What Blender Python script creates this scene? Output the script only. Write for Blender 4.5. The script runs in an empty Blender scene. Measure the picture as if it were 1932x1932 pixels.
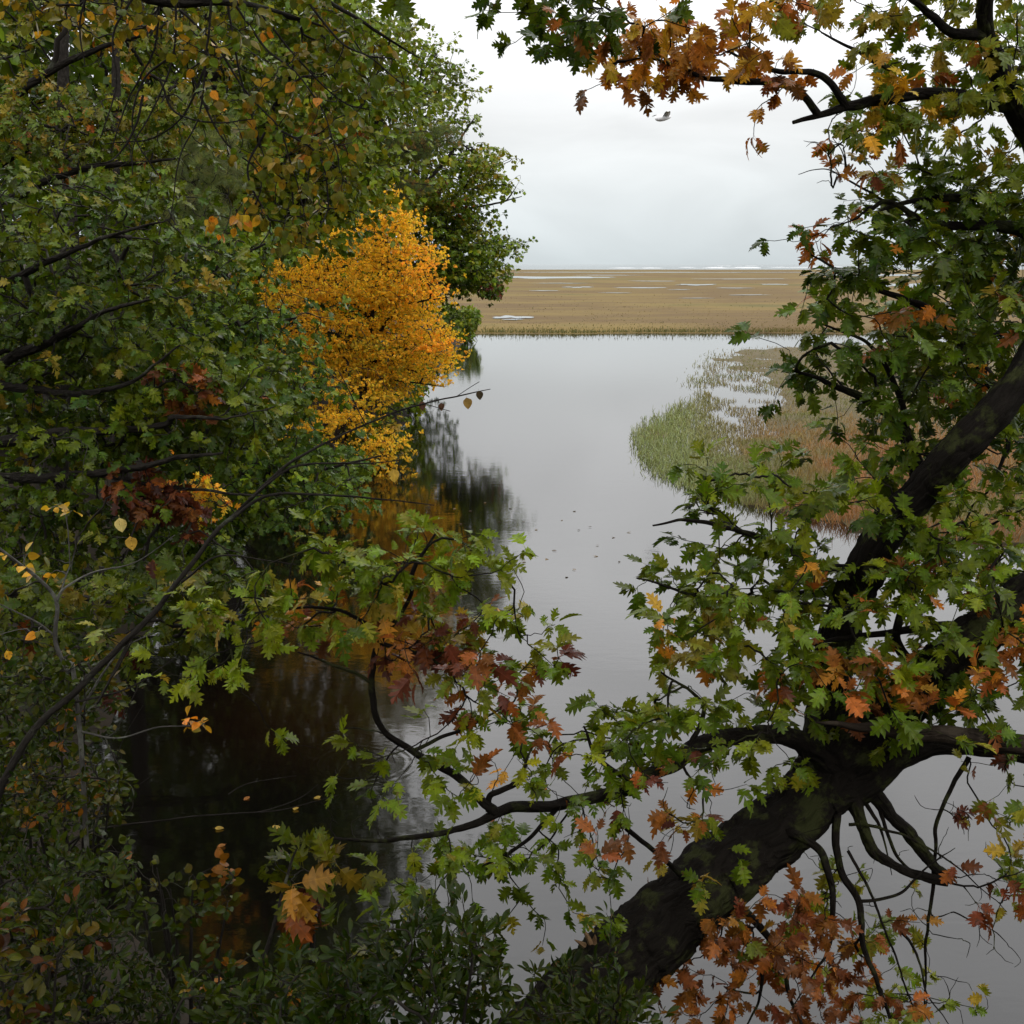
import bpy, math, random
import numpy as np
from mathutils import Matrix, Vector

RNG = np.random.default_rng(11)
random.seed(5)
scene = bpy.context.scene
COL = scene.collection
R = math.radians

# ------------------------------------------------------------------ camera
CAM_H, PITCH, FOV = 4.5, R(11.35), R(45.0)
KPX = 966.0 / math.tan(FOV / 2)
cam_data = bpy.data.cameras.new('camera')
cam = bpy.data.objects.new('camera', cam_data)
COL.objects.link(cam)
cam.location = (0, 0, CAM_H)
cam.rotation_euler = (R(90) - PITCH, 0, 0)
cam_data.sensor_fit = 'HORIZONTAL'
cam_data.angle = FOV
cam_data.clip_start = 0.1
cam_data.clip_end = 60000
scene.camera = cam

# ------------------------------------------------------------------ world: overcast daylight
SUN_EL, SUN_AZ = R(46), R(148)
world = bpy.data.worlds.new('World')
scene.world = world
world.use_nodes = True
wn, wl = world.node_tree.nodes, world.node_tree.links
wn.clear()
w_out = wn.new('ShaderNodeOutputWorld')
w_bg = wn.new('ShaderNodeBackground')
w_sky = wn.new('ShaderNodeTexSky')
w_sky.sky_type = 'NISHITA'
w_sky.sun_disc = False
w_sky.sun_elevation = SUN_EL
w_sky.sun_rotation = SUN_AZ
w_sky.dust_density = 3.0
w_tc = wn.new('ShaderNodeTexCoord')
w_sep = wn.new('ShaderNodeSeparateXYZ')
wl.new(w_tc.outputs['Generated'], w_sep.inputs[0])
w_ramp = wn.new('ShaderNodeValToRGB')          # cloud deck: duller at the horizon, brighter overhead
els = w_ramp.color_ramp.elements
els[0].position = 0.0; els[0].color = (0.68, 0.745, 0.765, 1)
els[1].position = 1.0; els[1].color = (2.5, 2.5, 2.52, 1)
for p_, c_ in ((0.045, (0.78, 0.83, 0.845, 1)), (0.105, (0.94, 0.96, 0.965, 1)), (0.15, (1.07, 1.08, 1.085, 1)), (0.2, (1.32, 1.325, 1.33, 1)), (0.3, (1.75, 1.75, 1.76, 1)), (0.5, (2.1, 2.1, 2.12, 1))):
    e_ = els.new(p_); e_.color = c_
wl.new(w_sep.outputs['Z'], w_ramp.inputs['Fac'])
w_noise = wn.new('ShaderNodeTexNoise')
w_noise.inputs['Scale'].default_value = 5.0
w_noise.inputs['Detail'].default_value = 6.0
w_noise.inputs['Roughness'].default_value = 0.5
w_noise.inputs['Distortion'].default_value = 0.5
w_str = wn.new('ShaderNodeVectorMath'); w_str.operation = 'MULTIPLY'; w_str.inputs[1].default_value = (1.0, 1.0, 2.6)
wl.new(w_tc.outputs['Generated'], w_str.inputs[0])
wl.new(w_str.outputs[0], w_noise.inputs['Vector'])
w_map = wn.new('ShaderNodeMapRange')
w_map.inputs['From Min'].default_value = 0.3; w_map.inputs['From Max'].default_value = 0.7
w_map.inputs['To Min'].default_value = 0.87; w_map.inputs['To Max'].default_value = 1.09
wl.new(w_noise.outputs['Fac'], w_map.inputs['Value'])
w_mul = wn.new('ShaderNodeVectorMath'); w_mul.operation = 'SCALE'
wl.new(w_ramp.outputs['Color'], w_mul.inputs[0]); wl.new(w_map.outputs[0], w_mul.inputs['Scale'])
w_sk = wn.new('ShaderNodeVectorMath'); w_sk.operation = 'SCALE'; w_sk.inputs['Scale'].default_value = 0.05
wl.new(w_sky.outputs['Color'], w_sk.inputs[0])
w_mix = wn.new('ShaderNodeMix'); w_mix.data_type = 'RGBA'; w_mix.inputs['Factor'].default_value = 0.92
wl.new(w_sk.outputs['Vector'], w_mix.inputs['A']); wl.new(w_mul.outputs['Vector'], w_mix.inputs['B'])
wl.new(w_mix.outputs['Result'], w_bg.inputs['Color'])
w_bg.inputs['Strength'].default_value = 1.06
wl.new(w_bg.outputs[0], w_out.inputs['Surface'])

sun_data = bpy.data.lights.new('sun', 'SUN')
sun = bpy.data.objects.new('sun', sun_data)
COL.objects.link(sun)
sun_data.energy = 1.1
sun_data.angle = R(30)
sun_data.color = (1.0, 0.96, 0.9)
sd = Vector((math.sin(SUN_AZ) * math.cos(SUN_EL), math.cos(SUN_AZ) * math.cos(SUN_EL), math.sin(SUN_EL)))
sun.rotation_euler = sd.to_track_quat('Z', 'Y').to_euler()

scene.view_settings.view_transform = 'Standard'
scene.view_settings.look = 'None'
scene.view_settings.exposure = 0.0
scene.view_settings.gamma = 1.0
scene.view_settings.use_curve_mapping = False
scene.render.engine = 'CYCLES'
scene.cycles.use_adaptive_sampling = True
scene.cycles.adaptive_threshold = 0.02
scene.cycles.use_denoising = True
scene.cycles.denoiser = 'OPENIMAGEDENOISE'
scene.cycles.denoising_prefilter = 'ACCURATE'
scene.cycles.max_bounces = 4
scene.cycles.diffuse_bounces = 1
scene.cycles.glossy_bounces = 3
scene.cycles.transmission_bounces = 3
scene.cycles.caustics_reflective = False
scene.cycles.caustics_refractive = False

# ------------------------------------------------------------------ pixel <-> place
CP, SP = math.cos(PITCH), math.sin(PITCH)
def at(px, py, Y):
    """the point at ground distance Y that stands on that line of sight (1932-pixel coordinates)"""
    a, b = (px - 966) / KPX, -(py - 966) / KPX
    d = np.array([a, CP + b * SP, -SP + b * CP])
    return np.array([0, 0, CAM_H]) + d * (Y / d[1])
def atv(px, py, Y):
    a, b = (px - 966) / KPX, -(py - 966) / KPX
    d = np.stack([a, CP + b * SP, -SP + b * CP], -1)
    return np.array([0, 0, CAM_H]) + d * (Y / d[:, 1])[:, None]
def on_ground(px, py, z=0.0):
    a, b = (px - 966) / KPX, -(py - 966) / KPX
    d = np.array([a, CP + b * SP, -SP + b * CP])
    t = (z - CAM_H) / d[2]
    return np.array([0, 0, CAM_H]) + d * t
def project(P):
    q = P - np.array([0, 0, CAM_H])
    dep = q[:, 1] * CP - q[:, 2] * SP
    up = q[:, 1] * SP + q[:, 2] * CP
    dep = np.where(dep < 0.05, 0.05, dep)
    return 966 + KPX * q[:, 0] / dep, 966 - KPX * up / dep, dep

# ------------------------------------------------------------------ noise
def _h(ix, iy, iz, s):
    n = (ix * 374761393 + iy * 668265263 + iz * 2147483647 + s * 974634777) & 0xffffffff
    n = ((n ^ (n >> 13)) * 1274126177) & 0xffffffff
    return ((n ^ (n >> 16)) & 0xffff) / 65535.0
def vnoise(P, s=0):
    P = np.asarray(P, float)
    i = np.floor(P).astype(np.int64); f = P - i
    f = f * f * (3 - 2 * f)
    x, y, z = i[..., 0], i[..., 1], i[..., 2]
    fx, fy, fz = f[..., 0], f[..., 1], f[..., 2]
    def L(a, b, t): return a + (b - a) * t
    return L(L(L(_h(x, y, z, s), _h(x+1, y, z, s), fx), L(_h(x, y+1, z, s), _h(x+1, y+1, z, s), fx), fy),
             L(L(_h(x, y, z+1, s), _h(x+1, y, z+1, s), fx), L(_h(x, y+1, z+1, s), _h(x+1, y+1, z+1, s), fx), fy), fz)
def fnoise(P, s=0, o=3):
    P = np.asarray(P, float); v = 0; a = 0.5; t = 0
    for k in range(o):
        v = v + a * vnoise(P * 2**k + 17.3 * k, s + k); t += a; a *= 0.5
    return v / t
def unit(v): return v / np.maximum(np.linalg.norm(v, axis=-1, keepdims=True), 1e-9)
def in_poly(x, y, poly):
    poly = np.array(poly, float); c = np.zeros(len(x), bool); j = len(poly) - 1
    for i in range(len(poly)):
        xi, yi = poly[i, :2]; xj, yj = poly[j, :2]
        hit = ((yi > y) != (yj > y)) & (x < (xj - xi) * (y - yi) / (yj - yi + 1e-12) + xi)
        c ^= hit; j = i
    return c

# ------------------------------------------------------------------ mesh + object helpers
def mk_mesh(name, V, F, col=None, luv=None, smooth=True, mat=None):
    V = np.ascontiguousarray(V, np.float32); F = np.ascontiguousarray(F, np.int32)
    me = bpy.data.meshes.new(name)
    me.vertices.add(len(V)); me.vertices.foreach_set('co', V.ravel())
    k = F.shape[1]
    me.loops.add(F.size); me.loops.foreach_set('vertex_index', F.ravel())
    me.polygons.add(len(F)); me.polygons.foreach_set('loop_start', np.arange(0, F.size, k, dtype=np.int32))
    me.polygons.foreach_set('use_smooth', np.full(len(F), smooth))
    if col is not None:
        a = me.attributes.new('lc', 'FLOAT_COLOR', 'POINT')
        c4 = np.ones((len(V), 4), np.float32); c4[:, :3] = col
        a.data.foreach_set('color', c4.ravel())
    if luv is not None:
        a = me.attributes.new('luv', 'FLOAT_VECTOR', 'POINT')
        l3 = np.zeros((len(V), 3), np.float32); l3[:, :luv.shape[1]] = luv
        a.data.foreach_set('vector', l3.ravel())
    me.update(calc_edges=True)
    if mat: me.materials.append(mat)
    return me
def link(name, me, parent=None, base=None):
    o = bpy.data.objects.new(name, me); COL.objects.link(o)
    if parent is not None:
        o.parent = parent
        o.location = -Vector(parent.location)
    return o
def tag(o, label=None, cat=None, group=None, kind=None):
    if label: o['label'] = label
    if cat: o['category'] = cat
    if group: o['group'] = group
    if kind: o['kind'] = kind
    return o
def tube(P, rad, sides, ref=None):
    """batched tubes: P (C,m,3), rad (C,m) -> V, F quads"""
    P = np.asarray(P, float); rad = np.asarray(rad, float)
    if P.ndim == 2: P = P[None]; rad = rad[None]
    C, m, _ = P.shape
    T = unit(np.gradient(P, axis=1))
    mean = unit(P[:, -1] - P[:, 0])
    ref = np.zeros((C, 3)); ax = np.argmin(np.abs(mean), axis=1); ref[np.arange(C), ax] = 1
    U = unit(np.cross(T, ref[:, None, :])); Wv = np.cross(T, U)
    th = np.linspace(0, 2 * np.pi, sides, endpoint=False)
    V = P[:, :, None, :] + rad[:, :, None, None] * (U[:, :, None, :] * np.cos(th)[:, None] + Wv[:, :, None, :] * np.sin(th)[:, None])
    idx = np.arange(C * m * sides).reshape(C, m, sides)
    a = idx[:, :-1, :]; b = idx[:, 1:, :]
    F = np.stack([a, np.roll(a, -1, 2), np.roll(b, -1, 2), b], -1).reshape(-1, 4)
    return V.reshape(-1, 3), F
def smooth_path(pts, n):
    pts = np.array(pts, float)
    q = np.vstack([2 * pts[0] - pts[1], pts, 2 * pts[-1] - pts[-2]])
    out = []; k = len(pts) - 1
    for t in np.linspace(0, k, n):
        i = min(int(t), k - 1); f = t - i
        p0, p1, p2, p3 = q[i], q[i+1], q[i+2], q[i+3]
        out.append(0.5 * ((2*p1) + (-p0+p2)*f + (2*p0-5*p1+4*p2-p3)*f*f + (-p0+3*p1-3*p2+p3)*f**3))
    return np.array(out)

# ------------------------------------------------------------------ materials
def new_mat(name):
    m = bpy.data.materials.new(name); m.use_nodes = True
    nt = m.node_tree; nt.nodes.clear()
    out = nt.nodes.new('ShaderNodeOutputMaterial')
    return m, nt.nodes, nt.links, out
def leaf_material(name, rough=0.4, trans=0.3, spec=0.5, plain=False):
    m, N, L, out = new_mat(name)
    at_ = N.new('ShaderNodeAttribute'); at_.attribute_name = 'lc'
    oi = N.new('ShaderNodeObjectInfo')
    mul = N.new('ShaderNodeMix'); mul.data_type = 'RGBA'; mul.blend_type = 'MULTIPLY'; mul.inputs['Factor'].default_value = 1
    L.new(at_.outputs['Color'], mul.inputs['A']); L.new(oi.outputs['Color'], mul.inputs['B'])
    # veins: midrib and side veins from the leaf's own coordinates
    uv = N.new('ShaderNodeAttribute'); uv.attribute_name = 'luv'
    sp = N.new('ShaderNodeSeparateXYZ'); L.new(uv.outputs['Vector'], sp.inputs[0])
    ab = N.new('ShaderNodeMath'); ab.operation = 'ABSOLUTE'; L.new(sp.outputs['X'], ab.inputs[0])
    rib = N.new('ShaderNodeMapRange'); rib.inputs['From Min'].default_value = 0.008; rib.inputs['From Max'].default_value = 0.03
    rib.inputs['To Min'].default_value = 1.0; rib.inputs['To Max'].default_value = 0.0
    L.new(ab.outputs[0], rib.inputs['Value'])
    sv = N.new('ShaderNodeMath'); sv.operation = 'MULTIPLY_ADD'; sv.inputs[1].default_value = -0.8
    L.new(ab.outputs[0], sv.inputs[0]); L.new(sp.outputs['Y'], sv.inputs[2])
    fr = N.new('ShaderNodeMath'); fr.operation = 'PINGPONG'; fr.inputs[1].default_value = 0.09
    L.new(sv.outputs[0], fr.inputs[0])
    vein = N.new('ShaderNodeMapRange'); vein.inputs['From Min'].default_value = 0.0; vein.inputs['From Max'].default_value = 0.018
    vein.inputs['To Min'].default_value = 0.45; vein.inputs['To Max'].default_value = 0.0
    L.new(fr.outputs[0], vein.inputs['Value'])
    mx = N.new('ShaderNodeMath'); mx.operation = 'MAXIMUM'
    L.new(rib.outputs[0], mx.inputs[0]); L.new(vein.outputs[0], mx.inputs[1])
    # blotches of wear
    geo = N.new('ShaderNodeNewGeometry')
    nz = N.new('ShaderNodeTexNoise'); nz.inputs['Scale'].default_value = 38; nz.inputs['Detail'].default_value = 2
    L.new(geo.outputs['Position'], nz.inputs['Vector'])
    mr = N.new('ShaderNodeMapRange'); mr.inputs['From Min'].default_value = 0.3; mr.inputs['From Max'].default_value = 0.7
    mr.inputs['To Min'].default_value = 0.72; mr.inputs['To Max'].default_value = 1.22
    L.new(nz.outputs['Fac'], mr.inputs['Value'])
    sc = N.new('ShaderNodeVectorMath'); sc.operation = 'SCALE'
    L.new(mul.outputs['Result'], sc.inputs[0]); L.new(mr.outputs[0], sc.inputs['Scale'])
    # colour turning inside one leaf, and brown spots
    n3 = N.new('ShaderNodeTexNoise'); n3.inputs['Scale'].default_value = 14; n3.inputs['Detail'].default_value = 2
    L.new(geo.outputs['Position'], n3.inputs['Vector'])
    tn = N.new('ShaderNodeMapRange'); tn.inputs['From Min'].default_value = 0.48; tn.inputs['From Max'].default_value = 0.72; tn.inputs['To Max'].default_value = 0.35
    L.new(n3.outputs['Fac'], tn.inputs['Value'])
    turn = N.new('ShaderNodeVectorMath'); turn.operation = 'MULTIPLY'; turn.inputs[1].default_value = (1.5, 1.12, 0.8)
    L.new(sc.outputs['Vector'], turn.inputs[0])
    tm = N.new('ShaderNodeMix'); tm.data_type = 'RGBA'; L.new(tn.outputs[0], tm.inputs['Factor'])
    L.new(sc.outputs['Vector'], tm.inputs['A']); L.new(turn.outputs['Vector'], tm.inputs['B'])
    n4 = N.new('ShaderNodeTexNoise'); n4.inputs['Scale'].default_value = 75; n4.inputs['Detail'].default_value = 1
    L.new(geo.outputs['Position'], n4.inputs['Vector'])
    sn = N.new('ShaderNodeMapRange'); sn.inputs['From Min'].default_value = 0.66; sn.inputs['From Max'].default_value = 0.72; sn.inputs['To Max'].default_value = 0.8
    L.new(n4.outputs['Fac'], sn.inputs['Value'])
    sm = N.new('ShaderNodeMix'); sm.data_type = 'RGBA'; sm.inputs['B'].default_value = (0.07, 0.035, 0.014, 1)
    L.new(sn.outputs[0], sm.inputs['Factor']); L.new(tm.outputs['Result'], sm.inputs['A'])
    lt = N.new('ShaderNodeVectorMath'); lt.operation = 'MULTIPLY'; lt.inputs[1].default_value = (1.5, 1.45, 1.5)
    L.new(sm.outputs['Result'], lt.inputs[0])
    vm = N.new('ShaderNodeMix'); vm.data_type = 'RGBA'
    vs = N.new('ShaderNodeMath'); vs.operation = 'MULTIPLY'; vs.inputs[1].default_value = 0.55
    L.new(mx.outputs[0], vs.inputs[0]); L.new(vs.outputs[0], vm.inputs['Factor'])
    L.new(sm.outputs['Result'], vm.inputs['A']); L.new(lt.outputs['Vector'], vm.inputs['B'])
    bs = N.new('ShaderNodeBsdfPrincipled')
    bs.inputs['Roughness'].default_value = rough
    bs.inputs['Specular IOR Level'].default_value = spec
    fin = mul.outputs['Result'] if plain else vm.outputs['Result']
    L.new(fin, bs.inputs['Base Color'])
    tr = N.new('ShaderNodeBsdfTranslucent')
    tl = N.new('ShaderNodeVectorMath'); tl.operation = 'MULTIPLY'; tl.inputs[1].default_value = (1.5, 1.35, 0.7)
    L.new(fin, tl.inputs[0]); L.new(tl.outputs['Vector'], tr.inputs['Color'])
    mxs = N.new('ShaderNodeMixShader'); mxs.inputs['Fac'].default_value = trans
    L.new(bs.outputs[0], mxs.inputs[1]); L.new(tr.outputs[0], mxs.inputs[2])
    L.new(mxs.outputs[0], out.inputs['Surface'])
    return m
MAT_LEAF = leaf_material('leaf_glossy', 0.22, 0.26, 0.10)
MAT_LEAF_SOFT = leaf_material('leaf_soft', 0.5, 0.5, 0.1)
MAT_LEAF_FAR = leaf_material('leaf_glossy_far', 0.22, 0.26, 0.10, True)
MAT_LEAF_FAR_SOFT = leaf_material('leaf_soft_far', 0.5, 0.6, 0.08, True)

def bark_material(name, c1, c2, lichen, lich_amt, scale=1.0, bump=1.0):
    m, N, L, out = new_mat(name)
    tc = N.new('ShaderNodeNewGeometry'); la = N.new('ShaderNodeAttribute'); la.attribute_name = 'luv'
    n1 = N.new('ShaderNodeTexNoise'); n1.inputs['Scale'].default_value = 22 * scale; n1.inputs['Detail'].default_value = 6; n1.inputs['Roughness'].default_value = 0.65
    n2 = N.new('ShaderNodeTexNoise'); n2.inputs['Scale'].default_value = 5.5 * scale; n2.inputs['Detail'].default_value = 5; n2.inputs['Roughness'].default_value = 0.7
    vo = N.new('ShaderNodeTexVoronoi'); vo.inputs['Scale'].default_value = 26 * scale; vo.feature = 'DISTANCE_TO_EDGE'
    L.new(tc.outputs['Position'], n2.inputs['Vector'])
    for n in (n1, vo): L.new(la.outputs['Vector'], n.inputs['Vector'])
    mix = N.new('ShaderNodeMix'); mix.data_type = 'RGBA'
    mix.inputs['A'].default_value = (*c1, 1); mix.inputs['B'].default_value = (*c2, 1)
    L.new(n1.outputs['Fac'], mix.inputs['Factor'])
    lm = N.new('ShaderNodeMapRange'); lm.inputs['From Min'].default_value = 0.62 - lich_amt * 0.2; lm.inputs['From Max'].default_value = 0.70 - lich_amt * 0.2
    L.new(n2.outputs['Fac'], lm.inputs['Value'])
    lmix = N.new('ShaderNodeMix'); lmix.data_type = 'RGBA'; lmix.inputs['B'].default_value = (*lichen, 1)
    L.new(lm.outputs[0], lmix.inputs['Factor']); L.new(mix.outputs['Result'], lmix.inputs['A'])
    bs = N.new('ShaderNodeBsdfPrincipled'); bs.inputs['Roughness'].default_value = 0.85; bs.inputs['Specular IOR Level'].default_value = 0.06
    L.new(lmix.outputs['Result'], bs.inputs['Base Color'])
    ad = N.new('ShaderNodeMath'); ad.operation = 'ADD'
    L.new(n1.outputs['Fac'], ad.inputs[0]); L.new(vo.outputs['Distance'], ad.inputs[1])
    bp = N.new('ShaderNodeBump'); bp.inputs['Strength'].default_value = bump; bp.inputs['Distance'].default_value = 0.03
    L.new(ad.outputs[0], bp.inputs['Height']); L.new(bp.outputs[0], bs.inputs['Normal'])
    L.new(bs.outputs[0], out.inputs['Surface'])
    return m
BARK = bark_material('oak_bark', (0.003, 0.0026, 0.0022), (0.017, 0.014, 0.011), (0.028, 0.031, 0.011), 0.5)
BARK_DARK = bark_material('dark_bark', (0.010, 0.009, 0.008), (0.032, 0.027, 0.022), (0.05, 0.052, 0.038), 0.2)
BARK_GREY = bark_material('grey_bark', (0.045, 0.041, 0.035), (0.10, 0.094, 0.085), (0.13, 0.13, 0.11), 0.5)
DEADWOOD = bark_material('dead_wood', (0.008, 0.006, 0.005), (0.036, 0.027, 0.019), (0.045, 0.036, 0.026), 0.3, 0.8)

# ------------------------------------------------------------------ leaf templates (unit length along +Y, face +Z)
def lobed(lobes, fine=True, petiole=True, fold=0.18, droop=0.22, twist=0.0, seed=0):
    """lobes: list of (sinus_x, sinus_y, a(x,y), tip(x,y), b(x,y)); ends at the leaf tip"""
    V, F = [], []
    rr = np.random.default_rng(seed)
    for s in (-1, 1):
        for i in range(len(lobes)):
            sx, sy, a, t, b = lobes[i]
            nx_, ny_ = (lobes[i+1][0], lobes[i+1][1]) if i + 1 < len(lobes) else (0.0, 1.0)
            k = len(V)
            jt = rr.uniform(-0.03, 0.03, 2)
            if fine:
                pts = [(0, sy - 0.02 if i else 0.0), (sx, sy), a, (t[0] + jt[0], t[1] + jt[1]), b, (nx_, ny_), (0, ny_ - 0.02 if i + 1 < len(lobes) else 1.0)]
            else:
                pts = [(0, sy if i else 0.0), (sx, sy), (t[0] + jt[0], t[1] + jt[1]), (nx_, ny_), (0, ny_ if i + 1 < len(lobes) else 1.0)]
            for x, y in pts: V.append((s * x, y))
            for q in range(1, len(pts) - 1):
                if i + 1 == len(lobes) and q == len(pts) - 2: continue
                F.append((k, k + q, k + q + 1) if s > 0 else (k, k + q + 1, k + q))
    V = np.array(V, float)
    if petiole:
        k = len(V)
        V = np.vstack([V, [(-0.012, -0.3), (0.012, -0.3), (0.01, 0.02), (-0.01, 0.02)]])
        F += [(k, k+1, k+2), (k, k+2, k+3)]
    z = fold * np.abs(V[:, 0]) - droop * np.clip(V[:, 1], 0, 1)**2 - 0.55 * fold * V[:, 0]**2 * 3 + twist * V[:, 0] * V[:, 1]
    z = z + 0.05 * np.sin(V[:, 1] * 9 + seed) * np.abs(V[:, 0]) * 2
    return np.column_stack([V, z]), np.array(F), V.copy()
OAK_L = [(0.03, 0.02, (0.13, 0.06), (0.24, 0.15), (0.22, 0.20)),
         (0.15, 0.21, (0.27, 0.27), (0.40, 0.42), (0.31, 0.43)),
         (0.17, 0.44, (0.30, 0.51), (0.44, 0.69), (0.31, 0.67)),
         (0.13, 0.66, (0.20, 0.72), (0.27, 0.87), (0.16, 0.84)),
         (0.08, 0.83, (0.09, 0.87), (0.09, 0.94), (0.04, 0.96))]
OAK_M = [(0.05, 0.03, 0, (0.32, 0.28), 0), (0.16, 0.36, 0, (0.44, 0.62), 0), (0.14, 0.64, 0, (0.26, 0.88), 0)]
MAPLE = [(0.02, 0.02, (0.2, -0.02), (0.38, 0.10), (0.28, 0.18)), (0.16, 0.26, (0.34, 0.36), (0.52, 0.58), (0.3, 0.52)), (0.13, 0.5, (0.18, 0.62), (0.22, 0.78), (0.1, 0.8))]
def ovate(w=0.34, petiole=True, fold=0.25, droop=0.2, seed=0, peak=0.42, n=4):
    ys = np.linspace(0, 1, n + 2)[1:-1]
    lob = []
    prof = lambda y: w * (np.sin(np.pi * np.clip(y, 0, 1) ** (math.log(0.5) / math.log(peak)))) ** 0.8
    V = [(0, 0)] + [(0, y) for y in ys] + [(0, 1)]
    F = []; m = len(ys)
    for s in (-1, 1):
        k = len(V)
        V += [(s * prof(y), y) for y in ys]
        def tri(a, b, c): F.append((a, b, c) if s > 0 else (a, c, b))
        tri(0, k, 1)
        for i in range(m - 1):
            tri(1 + i, k + i, k + i + 1); tri(1 + i, k + i + 1, 2 + i)
        tri(m, k + m - 1, m + 1)
    V = np.array(V, float)
    if petiole:
        k = len(V); V = np.vstack([V, [(-0.015, -0.18), (0.015, -0.18), (0, 0.04)]]); F.append((k, k+1, k+2))
    z = fold * np.abs(V[:, 0]) - droop * np.clip(V[:, 1], 0, 1)**2
    return np.column_stack([V, z]), np.array(F), V.copy()
def needle_tuft(n=9, seed=0):
    rr = np.random.default_rng(seed); V, F = [], []
    for i in range(n):
        d = unit(rr.normal(0, 0.55, 3) + np.array([0, 1.0, 0.1])); s = unit(np.cross(d, rr.normal(0, 1, 3))) * 0.022
        k = len(V); V += [s, -s, d * rr.uniform(0.7, 1.0)]; F.append((k, k+1, k+2))
    V = np.array(V); return V, np.array(F), np.full((len(V), 2), 0.3)
def eaten(t, seed):
    v, f, u = t; rr_ = np.random.default_rng(seed); k = np.ones(len(f), bool); k[rr_.choice(len(f) - 2, 4, False)] = False
    return v, f[k], u
TPL = {
    'oak': [lobed(OAK_L, True, True, f, d, t, s) for s, (f, d, t) in enumerate([(0.2, 0.25, 0.1), (0.4, 0.1, -0.35), (0.1, 0.6, 0.3), (0.7, 0.3, 0.0), (-0.25, 0.45, 0.25), (0.5, 0.75, -0.2), (0.9, 0.15, 0.3), (0.3, -0.2, -0.5)])],
    'oakm': [lobed(OAK_M, False, False, f, d, t, s) for s, (f, d, t) in enumerate([(0.25, 0.25, 0.1), (0.4, 0.1, -0.2), (0.1, 0.45, 0.2)])],
    'maple': [lobed(MAPLE, True, True, f, d, t, s) for s, (f, d, t) in enumerate([(0.2, 0.3, 0.1), (0.3, 0.1, -0.2), (-0.1, 0.4, 0.2)])],
    'maplem': [lobed([(l[0], l[1], 0, l[3], 0) for l in MAPLE], False, False, f, d, t, s) for s, (f, d, t) in enumerate([(0.2, 0.3, 0.1), (0.3, 0.1, -0.2)])],
    'birch': [ovate(0.40, True, f, d, s, 0.38, 4) for s, (f, d) in enumerate([(0.2, 0.2), (0.4, 0.05), (-0.1, 0.35)])],
    'huck': [ovate(0.26, True, f, d, s, 0.5, 3) for s, (f, d) in enumerate([(0.3, 0.1), (0.1, 0.3), (0.45, 0.2)])],
    'bay': [ovate(0.17, True, f, d, s, 0.62, 4) for s, (f, d) in enumerate([(0.3, 0.1), (0.15, 0.3), (0.5, 0.2)])],
    'far': [ovate(0.42, False, f, d, s, 0.5, 1) for s, (f, d) in enumerate([(0.3, 0.2), (-0.2, 0.3)])],
    'oakf': [lobed([(0.08, 0.05, 0, (0.36, 0.34), 0), (0.2, 0.46, 0, (0.38, 0.76), 0)], False, False, f, d, t, s) for s, (f, d, t) in enumerate([(0.25, 0.25, 0.1), (0.4, 0.1, -0.2), (0.1, 0.45, 0.2)])],
    'needle': [needle_tuft(10, s) for s in range(3)],
}
TPL['oak'] += [eaten(TPL['oak'][1], 4), eaten(TPL['oak'][3], 9), eaten(TPL['oak'][5], 2)]
for k_ in TPL:
    TPL[k_] = [(v, f, np.ascontiguousarray(u)) for v, f, u in TPL[k_]]
_LEAFMESH = {}
def leaf_mesh(kind, var, mat):
    key = (kind, var, mat.name)
    if key not in _LEAFMESH:
        v, f, u = TPL[kind][var]
        _LEAFMESH[key] = mk_mesh('leaf_' + kind, v, f, np.ones((len(v), 3)), u, True, mat)
    return _LEAFMESH[key]

# palettes: (weight, linear rgb)
def dim(p, k): return [(w, tuple(k * v for v in c)) for w, c in p]
G_DEEP = dim([(5, (0.050, 0.086, 0.006)), (3, (0.068, 0.104, 0.007)), (2, (0.036, 0.066, 0.008))], 0.85)
G_MID = dim([(5, (0.086, 0.132, 0.007)), (3, (0.11, 0.152, 0.008)), (2, (0.068, 0.108, 0.008))], 0.88)
G_BLUE = dim([(4, (0.048, 0.09, 0.014)), (3, (0.062, 0.106, 0.013)), (2, (0.08, 0.126, 0.009))], 0.88)
G_LIGHT = dim([(4, (0.14, 0.188, 0.009)), (3, (0.115, 0.168, 0.01)), (2, (0.18, 0.195, 0.01))], 0.9)
YG = [(4, (0.16, 0.17, 0.018)), (3, (0.10, 0.14, 0.018)), (3, (0.22, 0.17, 0.02))]
YELLOW = [(5, (0.66, 0.42, 0.035)), (4, (0.70, 0.46, 0.04)), (3, (0.60, 0.42, 0.03)), (1, (0.45, 0.37, 0.03))]
ORANGE = [(4, (0.34, 0.135, 0.02)), (4, (0.27, 0.09, 0.018)), (3, (0.38, 0.19, 0.025)), (2, (0.18, 0.075, 0.02))]
RUST = [(4, (0.18, 0.062, 0.014)), (3, (0.225, 0.085, 0.017)), (3, (0.115, 0.042, 0.014)), (1, (0.27, 0.12, 0.022))]
MAROON = [(4, (0.085, 0.025, 0.013)), (3, (0.125, 0.038, 0.015)), (2, (0.18, 0.062, 0.018))]
OLIVE = [(4, (0.16, 0.125, 0.012)), (5, (0.115, 0.115, 0.01)), (2, (0.22, 0.14, 0.014)), (4, (0.08, 0.095, 0.01))]
GOLD = [(4, (0.42, 0.25, 0.02)), (2, (0.5, 0.2, 0.02))]
def pal(*mix):
    """pal((G_MID, 8), (ORANGE, 1)) -> one palette list"""
    out = []
    for p, w in mix:
        t = sum(q[0] for q in p)
        out += [(w * q[0] / t, q[1]) for q in p]
    return out

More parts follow.
